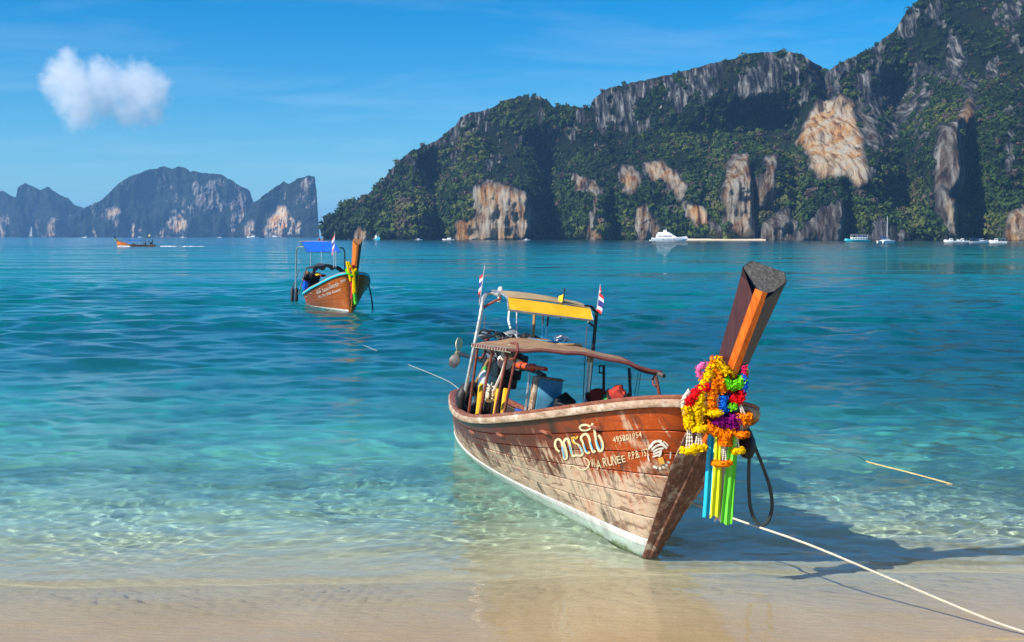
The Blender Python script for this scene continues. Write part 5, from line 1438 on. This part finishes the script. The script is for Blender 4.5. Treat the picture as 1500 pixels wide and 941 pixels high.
# dark lower awning
dark_cloth = paint('dark_awning_cloth', (0.018, 0.02, 0.026), .8, 0, .3, 4, .1)
SA, SF, PA, PFc = bl2(448, 394, -.75), bl2(458, 393, -.75), bl2(492, 394, .75), bl2(510, 399, .78)
rows = []
for q in np.linspace(0, 1, 7):
    a, c_ = SA.lerp(SF, q), PA.lerp(PFc, q)
    rows.append([a.lerp(c_, p) + Vector((0, 0, .22 * math.sin(math.pi * p) + (.03 * math.sin(p * 19)))) for p in np.linspace(0, 1, 14)])
MB().sheet(rows, .02).build('lower_awning', dark_cloth, boat2)
rows = [[p + Vector((.02, 0, -.16 * q * (1 + .4 * math.sin(k * 2.1)))) for k, p in enumerate(rows[-1])] for q in (0, .5, 1)]
MB().sheet(rows, .012).build('awning_skirt', dark_cloth, boat2)
e2 = bl2(458, 412, -.1)
eng2 = thing('longtail_engine', 'dark engine with hanging gear under the black awning of the orange boat', 'engine', M2 @ Matrix.Translation(e2 + Vector((0, 0, -.25))))
b = MB(); b.box((0, 0, .1), (.7, .5, .6), bev=.05); b.box((.1, .1, .5), (.45, .4, .3), bev=.05); b.build('engine_block', blk, eng2)
for k in range(8): MB().blob((random.uniform(-.4, .5), random.uniform(-.45, .4), random.uniform(.0, .75)), (.14, .16, .14), .3, 2, k).build('bundle', [rubber, blk, paint('gear_brown', (.16, .09, .05), .7)][k % 3], eng2)
MB().tube([(-.3, 0, .2), (-2.2, 0, .1)], .04, 8).build('propeller_shaft', black_metal, eng2)
for k, (u, v_, mt) in enumerate(((466, 403, yellow_paint), (473, 404, flag_red))):
    MB().blob(bl2(u, v_, .05) - e2 + Vector((0, 0, .25)), (.10, .14, .06), .25, 2, k).build('bright_rag', mt, eng2)
p = bl2(445, 412, -.5)
bx2 = thing('cool_box', 'blue cool box with a red bag on it by the stern of the orange boat', 'box', M2 @ Matrix.Translation(p + Vector((0, 0, -.2))))
MB().box((0, .25, .0), (.5, .55, .42), bev=.04).build('box_body', blue_canvas, bx2)
MB().blob((0, .1, .30), (.14, .16, .14), .2, 2, 5).build('red_bag', paint('bag_red', (.75, .07, .03), .6), bx2)
for k, (u, v_) in enumerate(((428, 432), (434, 432))):
    fo = thing('fender', ('black tube fender hanging outermost at the stern of the orange boat', 'black tube fender hanging next to the hull of the orange boat')[k], 'fender', M2 @ Matrix.Translation(bl2(u, 441, -.74)))
    MB().tube([(0, 0, -.05), (0, 0, 0), (0, 0, .55), (0, 0, .62)], [.03, .085, .085, .03], 10).build('float', rubber, fo)
    MB().tube([(0, 0, .6), (.02, .05, .85)], .012, 5).build('fender_rope', rope_dark, fo)
flag('small pink and white striped flag on a pole before the blue roof', M2 @ Matrix.Translation(bl2(489.5, 380, -.1)), -1.5, (1.0, .62), True, droop=.75)
# scarves and ribbons on its prow
def g2(u, v, dy=0.0): return at_y(u, v, (M2 @ Vector(tuple(H2.stem(H2.g[3])))).y - .28 + dy)
def scarf(name, label, mat, pts, r_, closed=False, cat='garland'):
    o0 = g2(*pts[0]); o = thing(name, label, cat, Matrix.Translation(o0), 'scarves on the orange boat prow')
    MB().tube([g2(*p) - o0 for p in pts], r_, 8).build('cloth_roll', mat, o)
    b = MB(); ring_ruffle(b, [g2(*p) - o0 for p in pts], r_, .03, 160, False, len(pts)); b.build('ruffle', mat, o, smooth=False)['kind'] = 'stuff'
    return o
scarf('flower_garland', 'yellow marigold garland looped over the orange prow and hanging in two strands', FY, [(514, 412), (509, 387), (508, 384), (511, 385), (514, 392), (518, 398), (519, 410), (520, 428)], .055)
scarf('flower_garland', 'yellow garland strand hanging straight down the orange prow', FY, [(522, 392, .4), (521, 396), (518, 400), (518, 415), (518, 430)], .055)
scarf('scarf', 'red scarf tied round the orange prow under the marigolds', paint('scarf_red', (.70, .02, .05), .7), [(524, 386, .3), (514, 393, -.02), (511, 397, 0), (514, 405), (516, 425, .06), (515, 438, .06)], .05, cat='scarf')
scarf('scarf', 'pale green and white scarf at the foot of the orange prow', FG, [(507, 395, .1), (509, 400, -.02), (514, 404, -.04), (519, 404, 0), (524, 398, .3)], .045, cat='scarf')
scarf('ribbon', 'green ribbon end hanging below the yellow garland', paint('ribbon_4', (0.14, 0.68, 0.04), .5), [(519, 430), (520, 438), (521, 446)], .06, cat='ribbon')
px_tube('anchor_rope', 'dark anchor rope hanging from the port bow of the orange boat into the water', 'rope', [M2 @ Vector(tuple(H2.sheer(np.array(.80), 1))), M2 @ Vector(tuple(H2.sheer(np.array(.80), 1))) + Vector((.10, 0, -.45)), M2 @ Vector(tuple(H2.sheer(np.array(.80), 1))) + Vector((.16, 0, -.95)), M2 @ Vector(tuple(H2.sheer(np.array(.80), 1))) + Vector((.20, 0, -1.7))], .03, rope_dark, 6)

# ================================================================== FAR VESSELS (each stands on the water where its waterline meets it)
def vessel(name, label, cat, u, v, heading, group=None, z=0.0):
    p = on_z(u, v, z); return thing(name, label, cat, Matrix.Translation(p) @ Matrix.Rotation(R(heading), 4, 'Z'), group)
def hull_mb(L, B, H, bow=.35, sheer=.3, n=14, stern=.8):
    """simple lofted hull: x forward, waterline at z=0"""
    rows = []
    for i in range(n):
        q = i / (n - 1); w = B / 2 * (stern + (1 - stern) * min(1, q / .4)) * (1 - max(0, (q - (1 - bow)) / bow) ** 2.2)
        w = max(w, .02); x = -L / 2 + L * q; hh = H * (1 + sheer * max(0, (q - .35) / .65) ** 2)
        rows.append([(x, -w, hh), (x + (L * .05 * q), -w * .9, hh * .45), (x - L * .06 * q ** 3, -w * .6, -.25), (x - L * .06 * q ** 3, w * .6, -.25), (x + (L * .05 * q), w * .9, hh * .45), (x, w, hh)])
    b = MB(); b.grid(rows, closed=True); b._add(rows[0], [tuple(range(6))]); b._add(rows[-1], [tuple(reversed(range(6)))])
    return b
glass_dark = paint('dark_window_glass', (0.012, 0.016, 0.022), 0.12, 0, 0.2, 1, 0.0, 0)
yacht_white = paint('yacht_white', (0.84, 0.85, 0.86), 0.3, 0, 0.04, 0.4, 0.03, 0)
# motor yacht
y = vessel('motor_yacht', 'large white motor yacht anchored beside the little cove beach', 'yacht', 980, 353.2, -14)
hull_mb(23, 5.4, 2.1, .45, .5).build('hull', yacht_white, y)
MB().box((-12, 0, .35), (1.6, 4.4, .5), bev=.1).build('swim_platform', yacht_white, y)
def cabin(b, x0, x1, z0, z1, w, rf, rb):
    b._add([(x0, -w, z0), (x1, -w, z0), (x1, w, z0), (x0, w, z0), (x0 + rb, -w * .88, z1), (x1 - rf, -w * .88, z1), (x1 - rf, w * .88, z1), (x0 + rb, w * .88, z1)],
           [(0, 3, 2, 1), (4, 5, 6, 7), (0, 1, 5, 4), (1, 2, 6, 5), (2, 3, 7, 6), (3, 0, 4, 7)]); return b
cabin(MB(), -8.5, 6.2, 2.0, 4.1, 2.3, 4.0, .3).build('saloon', yacht_white, y, smooth=False)
cabin(MB(), -7.5, 2.4, 4.1, 5.7, 1.9, 2.4, .2).build('flybridge', yacht_white, y, smooth=False)
MB().box((-6.2, 0, 4.35), (4.6, 4.2, .22), bev=.06).build('aft_awning', yacht_white, y)
MB().box((-.8, -2.22, 3.15), (6.2, .10, .62)).build('window_band', glass_dark, y, smooth=False)
MB().box((-.8, 2.22, 3.15), (6.2, .10, .62)).build('window_band', glass_dark, y, smooth=False)
MB().box((-5.6, -2.28, 3.2), (2.2, .10, .5)).build('window_band', glass_dark, y, smooth=False)
cabin(MB(), -3.8, -1.2, 5.7, 7.2, .9, .7, .2).build('radar_arch', yacht_white, y, smooth=False)
MB().tube([(-1.8, 0, 7.0), (-1.8, 0, 8.6)], .10, 6).build('mast', yacht_white, y)
for x in (-3.6, .2, 3.8): MB().lathe([(0, 0), (.24, 0), (.24, .06), (0, .06)], (x, -2.66, 1.15), Matrix.Rotation(R(90), 3, 'X'), 10).build('porthole', glass_dark, y)
# turquoise excursion boat
y = vessel('excursion_boat', 'turquoise hulled excursion boat with white upper deck off the wooded shore', 'boat', 1256, 355.0, 183)
hull_mb(13, 3.4, 1.15, .35, .7).build('hull', teal_paint, y)
MB().box((-.8, 0, 1.9), (8.2, 2.7, 1.3), bev=.08).build('cabin', white_paint, y)
for x in np.linspace(-4.2, 2.6, 6): MB().box((x, 1.36, 2.0), (.8, .06, .6)).build('window', glass_dark, y, smooth=False); MB().box((x, -1.36, 2.0), (.8, .06, .6)).build('window', glass_dark, y, smooth=False)
MB().box((-.8, 0, 3.75), (8.6, 2.9, .14), bev=.05).build('upper_roof', white_paint, y)
for x in (-4.8, -2.2, .6, 3.2):
    for s_ in (-1, 1): MB().tube([(x, s_ * 1.25, 2.5), (x, s_ * 1.25, 3.75)], .06, 5).build('roof_post', white_paint, y)
MB().box((-2.2, 0, 2.95), (5.0, 2.6, .5), bev=.05).build('railing_cloth', paint('navy_cloth', (.03, .08, .25), .7), y)
# catamaran
y = vessel('sailing_catamaran', 'white sailing catamaran with tall bare mast below the forest', 'catamaran', 1298, 356.0, 28)
for s_ in (-1, 1): o = hull_mb(7.6, 1.1, .95, .4, .3); o.v = [(a, b_ + s_ * 1.7, c_) for a, b_, c_ in o.v]; o.build('hull', white_paint, y)
MB().box((-.2, 0, 1.0), (4.6, 3.2, .3), bev=.08).build('bridge_deck', white_paint, y)
cabin(MB(), -1.6, 1.6, 1.1, 1.9, 1.3, .9, .2).build('cabin', white_paint, y, smooth=False)
MB().box((-2.0, 0, 2.3), (1.8, 2.4, .10), bev=.03).build('bimini', blue_canvas, y)
MB().tube([(.5, 0, 1.5), (.5, 0, 12.4)], [.13, .09], 8).build('mast', white_paint, y)
MB().tube([(.5, 0, 2.6), (-3.0, 0, 2.7)], .13, 8).build('boom', blue_canvas, y)
for e in ((3.6, 0), (-3.4, 1.6), (-3.4, -1.6)): MB().tube([(.5, 0, 12.2), (e[0], e[1], 1.0)], .02, 4).build('stay', chrome, y)
# covered tour boats near the right edge
def tour_boat(label, u, v, hd, L, cloth):
    y = vessel('tour_boat', label, 'boat', u, v, hd, 'tour boats moored under the cliff')
    hull_mb(L, L * .24, .8, .4, .8).build('hull', white_paint, y)
    cabin(MB(), L * .02, L * .26, .8, 2.0, L * .09, .6, .1).build('wheelhouse', white_paint, y, smooth=False)
    MB().box((L * .13, 0, 1.55), (L * .16, L * .185, .38)).build('window_band', glass_dark, y, smooth=False)
    MB().box((-L * .18, 0, 2.05), (L * .5, L * .2, .10), bev=.03).build('awning', cloth, y)
    for x in (-.4, -.18, .02):
        for s_ in (-1, 1): MB().tube([(x * L, s_ * L * .09, .6), (x * L, s_ * L * .09, 2.05)], .05, 5).build('awning_post', chrome, y)
    MB().box((-L * .48, 0, .6), (.5, .8, 1.1), bev=.1).build('outboard_motor', black_metal, y)
tour_boat('white covered tour boat with dark awning moored below the grey pinnacle', 1396, 355.2, 172, 8.5, paint('grey_awning', (.10, .12, .14), .7))
tour_boat('white tour boat with blue panel moored nearest the orange cliff', 1434, 356.2, 8, 8.5, blue_canvas)
tour_boat('small pale boat with low dark roof moored between the tour boats', 1412, 355.0, 176, 7.0, paint('black_awning', (.03, .035, .04), .7))
tour_boat('small green and white boat moored at the foot of the orange cliff', 1462, 356.2, 170, 7.5, teal_paint)
# fishing boat
y = vessel('fishing_boat', 'turquoise and white fishing boat with tall wheelhouse off the headland tip', 'boat', 553, 352.2, -62)
y.scale = (.6, .6, .6)
hull_mb(15, 4.2, 2.3, .4, .8).build('hull', paint('turquoise_hull', (.02, .38, .52), .5), y)
MB().box((-2.8, 0, 3.5), (5.2, 3.0, 2.6), bev=.12).build('wheelhouse', white_paint, y)
MB().box((-3.2, 0, 5.6), (3.2, 2.6, 1.8), bev=.12).build('bridge', white_paint, y)
MB().box((-1.58, 0, 5.8), (.08, 2.0, .7)).build('window', glass_dark, y, smooth=False)
for x, h_ in ((-3, 9.5), (4.5, 8.0)): MB().tube([(x, 0, 2), (x, 0, h_)], .12, 6).build('mast', white_paint, y)
# speedboats and sails, very far
def speedboat(label, u, v, hd, L):
    y = vessel('speedboat', label, 'speedboat', u, v, hd, 'distant speedboats')
    hull_mb(L, L * .28, L * .08, .45, .6).build('hull', yacht_white, y)
    cabin(MB(), -L * .22, L * .2, L * .08, L * .20, L * .10, L * .14, L * .02).build('cabin', yacht_white, y, smooth=False)
    MB().box((-L * .08, 0, L * .235), (L * .36, L * .24, L * .02)).build('canopy', yacht_white, y, smooth=False)
speedboat('white speedboat with canopy passing below the pale cliff', 657, 352.2, 176, 9)
speedboat('low white launch in front of the dark ravine', 771, 352.4, 0, 5.5)
speedboat('tiny white launch near the fishing boat', 613, 352.0, 5, 6)
speedboat('white ferry speedboat at the foot of the pointed island', 370, 348.7, 178, 22)
speedboat('white launch beside the cream scar of the pointed island', 403, 348.7, 3, 24)
speedboat('small white launch at the foot of the round island', 268, 348.8, 0, 12)
speedboat('white launch off the left foot of the round island', 205, 348.6, 4, 12)
speedboat('blue shadowed launch off the gap between the islands', 125, 348.6, 180, 12)
speedboat('small launch between round and pointed islands', 322, 348.7, 180, 9)
y = vessel('sailing_boat', 'tiny white sailing boat off the leftmost island', 'sailing boat', 47, 348.7, 20)
hull_mb(16, 4, 1.6, .45, .4).build('hull', yacht_white, y)
MB().tube([(0, 0, 1.5), (0, 0, 24)], .2, 6).build('mast', yacht_white, y)
MB().sheet([[(-.3, 0, 3), (-3, .5, 3), (-6.5, .3, 3)], [(-.3, 0, 12), (-2, .4, 12), (-4, .2, 12)], [(-.3, 0, 22), (-.5, .05, 22), (-.8, 0, 22)]], .06).build('mainsail', white_paint, y)

# ------------------------------------------------------------------ people (continuous skinned figures)
def person(label, M, pose, cloth, lower, skin_c, hair=(0.012, 0.01, 0.01)):
    """joints in metres; one continuous body, then clothing and hair as children"""
    J = pose
    E = [('pelvis', 'waist'), ('waist', 'chest'), ('chest', 'neck'), ('neck', 'head'), ('head', 'crown'), ('chest', 'shL'), ('shL', 'elL'), ('elL', 'haL'), ('chest', 'shR'), ('shR', 'elR'), ('elR', 'haR'),
         ('pelvis', 'hiL'), ('hiL', 'knL'), ('knL', 'anL'), ('anL', 'toL'), ('pelvis', 'hiR'), ('hiR', 'knR'), ('knR', 'anR'), ('anR', 'toR')]
    rad = dict(pelvis=.14, waist=.125, chest=.15, neck=.06, head=.095, crown=.075, shL=.065, elL=.045, haL=.035, hiL=.095, knL=.062, anL=.042, toL=.035)
    for k in ('sh', 'el', 'ha', 'hi', 'kn', 'an', 'to'): rad[k + 'R'] = rad[k + 'L']
    names = list(J)
    def skin(name, keep, grow, mat, parent):
        me = bpy.data.meshes.new(name); ed = [(names.index(a), names.index(b_)) for a, b_ in E if a in keep and b_ in keep]
        used = sorted({i for e_ in ed for i in e_}); mp_ = {i: k for k, i in enumerate(used)}
        me.from_pydata([J[names[i]] for i in used], [(mp_[a], mp_[b_]) for a, b_ in ed], [])
        o = bpy.data.objects.new(name, me); COL.objects.link(o); o.parent = parent
        md = o.modifiers.new('skin', 'SKIN'); o.modifiers.new('sub', 'SUBSURF').levels = 1
        for i, k in mp_.items():
            rr_ = rad[names[i]] + grow; me.skin_vertices[0].data[k].radius = (rr_, rr_)
        rt = names.index('pelvis') if 'pelvis' in keep else used[0]
        me.skin_vertices[0].data[mp_[rt]].use_root = True
        md.use_smooth_shade = True; me.materials.append(mat); return o
    p = thing('person', label, 'person', M)
    skin('body', set(names), 0, paint('skin_tone', skin_c, .6), p)
    skin('shirt', {'pelvis', 'waist', 'chest', 'shL', 'elL', 'shR', 'elR'}, .022, cloth, p)
    skin('trousers', {'pelvis', 'hiL', 'knL', 'hiR', 'knR', 'anL', 'anR'}, .018, lower, p)
    c_ = Vector(J['crown'])
    MB().blob(c_ + Vector((-.02, 0, .01)), (.105, .10, .085), .06, 2).build('hair', paint('dark_hair', hair, .7), p)
    return p
stand = dict(pelvis=(0, 0, .95), waist=(0, 0, 1.12), chest=(.01, 0, 1.36), neck=(.01, 0, 1.52), head=(.02, 0, 1.62), crown=(.02, 0, 1.70), shL=(0, .19, 1.42), elL=(.06, .26, 1.15), haL=(.24, .22, 1.02), shR=(0, -.19, 1.42), elR=(.02, -.27, 1.14), haR=(.14, -.26, .92),
             hiL=(0, .10, .90), knL=(.05, .11, .50), anL=(0, .12, .08), toL=(.16, .13, .03), hiR=(0, -.10, .90), knR=(.02, -.11, .50), anR=(-.03, -.12, .08), toR=(.13, -.13, .03))
sit = dict(pelvis=(0, 0, .12), waist=(-.02, 0, .30), chest=(.02, 0, .54), neck=(.03, 0, .70), head=(.05, 0, .80), crown=(.05, 0, .88), shL=(.01, .19, .60), elL=(.10, .25, .36), haL=(.30, .16, .28), shR=(.01, -.19, .60), elR=(.10, -.25, .36), haR=(.30, -.16, .28),
           hiL=(.04, .10, .11), knL=(.44, .13, .14), anL=(.46, .12, -.28), toL=(.60, .13, -.33), hiR=(.04, -.10, .11), knR=(.44, -.13, .14), anR=(.46, -.12, -.28), toR=(.60, -.13, -.33))
dark_shirt = paint('dark_shirt', (.03, .035, .06), .85); blue_short = paint('blue_shorts', (.02, .05, .16), .85)

# ------------------------------------------------------------------ moving longtail on the left, seen from its side
def small_longtail(label, M, roof_mat, pale_bow=True):
    y = thing('longtail_boat', label, 'boat', M)
    L = 11.5; rows = []
    for i in range(22):
        q = i / 21; x = -L / 2 + L * q
        w = .95 * (1 - max(0, (q - .62) / .38) ** 2.4) * (.62 + .38 * min(1, q / .35)); w = max(w, .05)
        g_ = .55 + .15 * max(0, .3 - q) + 1.15 * max(0, (q - .45) / .55) ** 2.0; k_ = -.25 + max(0, (q - .86) / .14) ** 2 * .7
        rows.append([(x, -w, g_), (x, -w * .86, g_ * .5), (x, -w * .45, k_), (x, w * .45, k_), (x, w * .86, g_ * .5), (x, w, g_), (x, w * .9, g_ - .03), (x, w * .3, .12), (x, -w * .3, .12), (x, -w * .9, g_ - .03)])
    b = MB(); b.grid(rows, closed=True); b._add(rows[0], [tuple(range(10))]); b._add(rows[-1], [tuple(reversed(range(10)))])
    b.build('hull', MATS.get('orange_stem'), y)
    for s_ in (0, 5): MB().tube([r_[s_] for r_ in rows], .05, 6).build('rub_rail', red_wood, y)
    MB().tube([(L / 2 - .25, 0, 1.3), (L / 2 + .35, 0, 2.1), (L / 2 + .75, 0, 2.9)], [.16, .14, .17], 7).build('prow_post', black_metal, y)
    gl_ = MB(); ring_ruffle(gl_, [(L / 2 + .2 + .2 * math.cos(a), .24 * math.sin(a), 1.82) for a in np.linspace(0, 6, 9)], .14, .09, 160, True, 3)
    gl_.build('prow_garland', flower('petal_lime', (.72, .85, .01)), y, smooth=False)['kind'] = 'stuff'
    MB().sheet([[(x, yy, 1.72 + .12 * (1 - yy * yy) + .02 * x) for yy in np.linspace(-.95, .95, 7)] for x in (-1.6, 0, 1.6, 3.0)], .04).build('awning', roof_mat, y)
    for x in (-1.5, .6, 2.8):
        for s_ in (-1, 1): MB().tube([(x, s_ * .85, .6), (x, s_ * .85, 1.74 + .02 * x)], .03, 5).build('awning_post', chrome, y)
    MB().box((1.6, 0, .75), (1.9, 1.5, .34), bev=.08).build('blue_tarpaulin', paint('bright_blue_tarp', (.02, .25, .75), .6), y)
    MB().sheet([[(x, yy, 2.62 + .06 * (1 - yy * yy) + (x + 2.6) * -.10) for yy in np.linspace(-.7, .7, 5)] for x in (-4.3, -3.4, -2.3)], .04).build('stern_roof', dark_cloth, y)
    for x in (-4.0, -2.6):
        for s_ in (-1, 1): MB().tube([(x, s_ * .6, .5), (x, s_ * .6, 2.65)], .035, 5).build('roof_post', black_metal, y)
    MB().box((-4.6, 0, 1.1), (.7, .5, .6), bev=.08).build('engine', blk, y)
    MB().tube([(-4.8, 0, 1.0), (-7.6, 0, .1)], .05, 6).build('propeller_shaft', black_metal, y)
    return y
p3 = on_z(199, 361.5)
M3 = Matrix.Translation(p3) @ Matrix.Rotation(R(176), 4, 'Z') @ Matrix.Rotation(R(-1.5), 4, 'Y')
small_longtail('longtail boat under way on the left with blue awning and lime garland', M3, blue_canvas)
person('person in dark clothes standing at the tiller of the moving longtail', M3 @ Matrix.Translation((-5.0, .05, .45)), stand, dark_shirt, blue_short, (.22, .11, .07))
person('person in blue clothes sitting ahead of the engine of the moving longtail', M3 @ Matrix.Translation((-3.0, .1, .75)), sit, blue_short, dark_shirt, (.25, .13, .08))
fl = flag('pale yellow pennant above the stern roof of the moving longtail', M3 @ Matrix.Translation((-4.3, 0, 2.7)), 1.0, (.9, .6), False, paint('pale_yellow_cloth', (.8, .7, .25), .8), chrome, .3)
# wake: low foam crests on the water
foam = paint('sea_foam', (.78, .82, .84), .9, 0, .1, 2, 0, .4)
for (x0, x1, yy, h_) in ((1.5, 4.8, 1.05, .30), (-12, -7.6, .0, .26), (-20, -14, -.6, .16)):
    b = MB()
    for k in range(16):
        q = k / 15; b.blob((x0 + (x1 - x0) * q, yy + random.uniform(-.2, .2), .02), (random.uniform(.2, .5), random.uniform(.12, .3), h_ * random.uniform(.4, 1)), .4, 2, k + x0)
    o = b.build('wake_foam', foam); o.matrix_world = Matrix.Translation(p3) @ Matrix.Rotation(R(176), 4, 'Z'); tag(o, 'white foam of the wake by the moving longtail', 'foam', kind='stuff')
# distant boat with two people, half hidden behind the blue roof
p4 = on_z(471, 363.5)
M4 = Matrix.Translation(p4) @ Matrix.Rotation(R(-60), 4, 'Z')
y = thing('dinghy', 'dark open boat with two people beyond the blue roof', 'boat', M4)
hull_mb(7, 1.9, .9, .4, .5).build('hull', black_metal, y)
MB().box((-.6, 0, .85), (.3, 1.5, .08), bev=.02).build('thwart', grey_wood, y)
MB().box((1.2, 0, 1.15), (1.4, 1.0, .6), bev=.15).build('covered_load', dark_cloth, y)
person('person in a red shirt standing in the far dark boat', M4 @ Matrix.Translation((-.9, -.25, .9)), stand, paint('red_shirt', (.55, .03, .02), .85), dark_shirt, (.24, .12, .08))
person('person in an orange life vest standing in the far dark boat', M4 @ Matrix.Translation((0.0, .45, .75)), stand, paint('orange_vest', (.75, .16, .03), .85), blue_short, (.24, .12, .08))
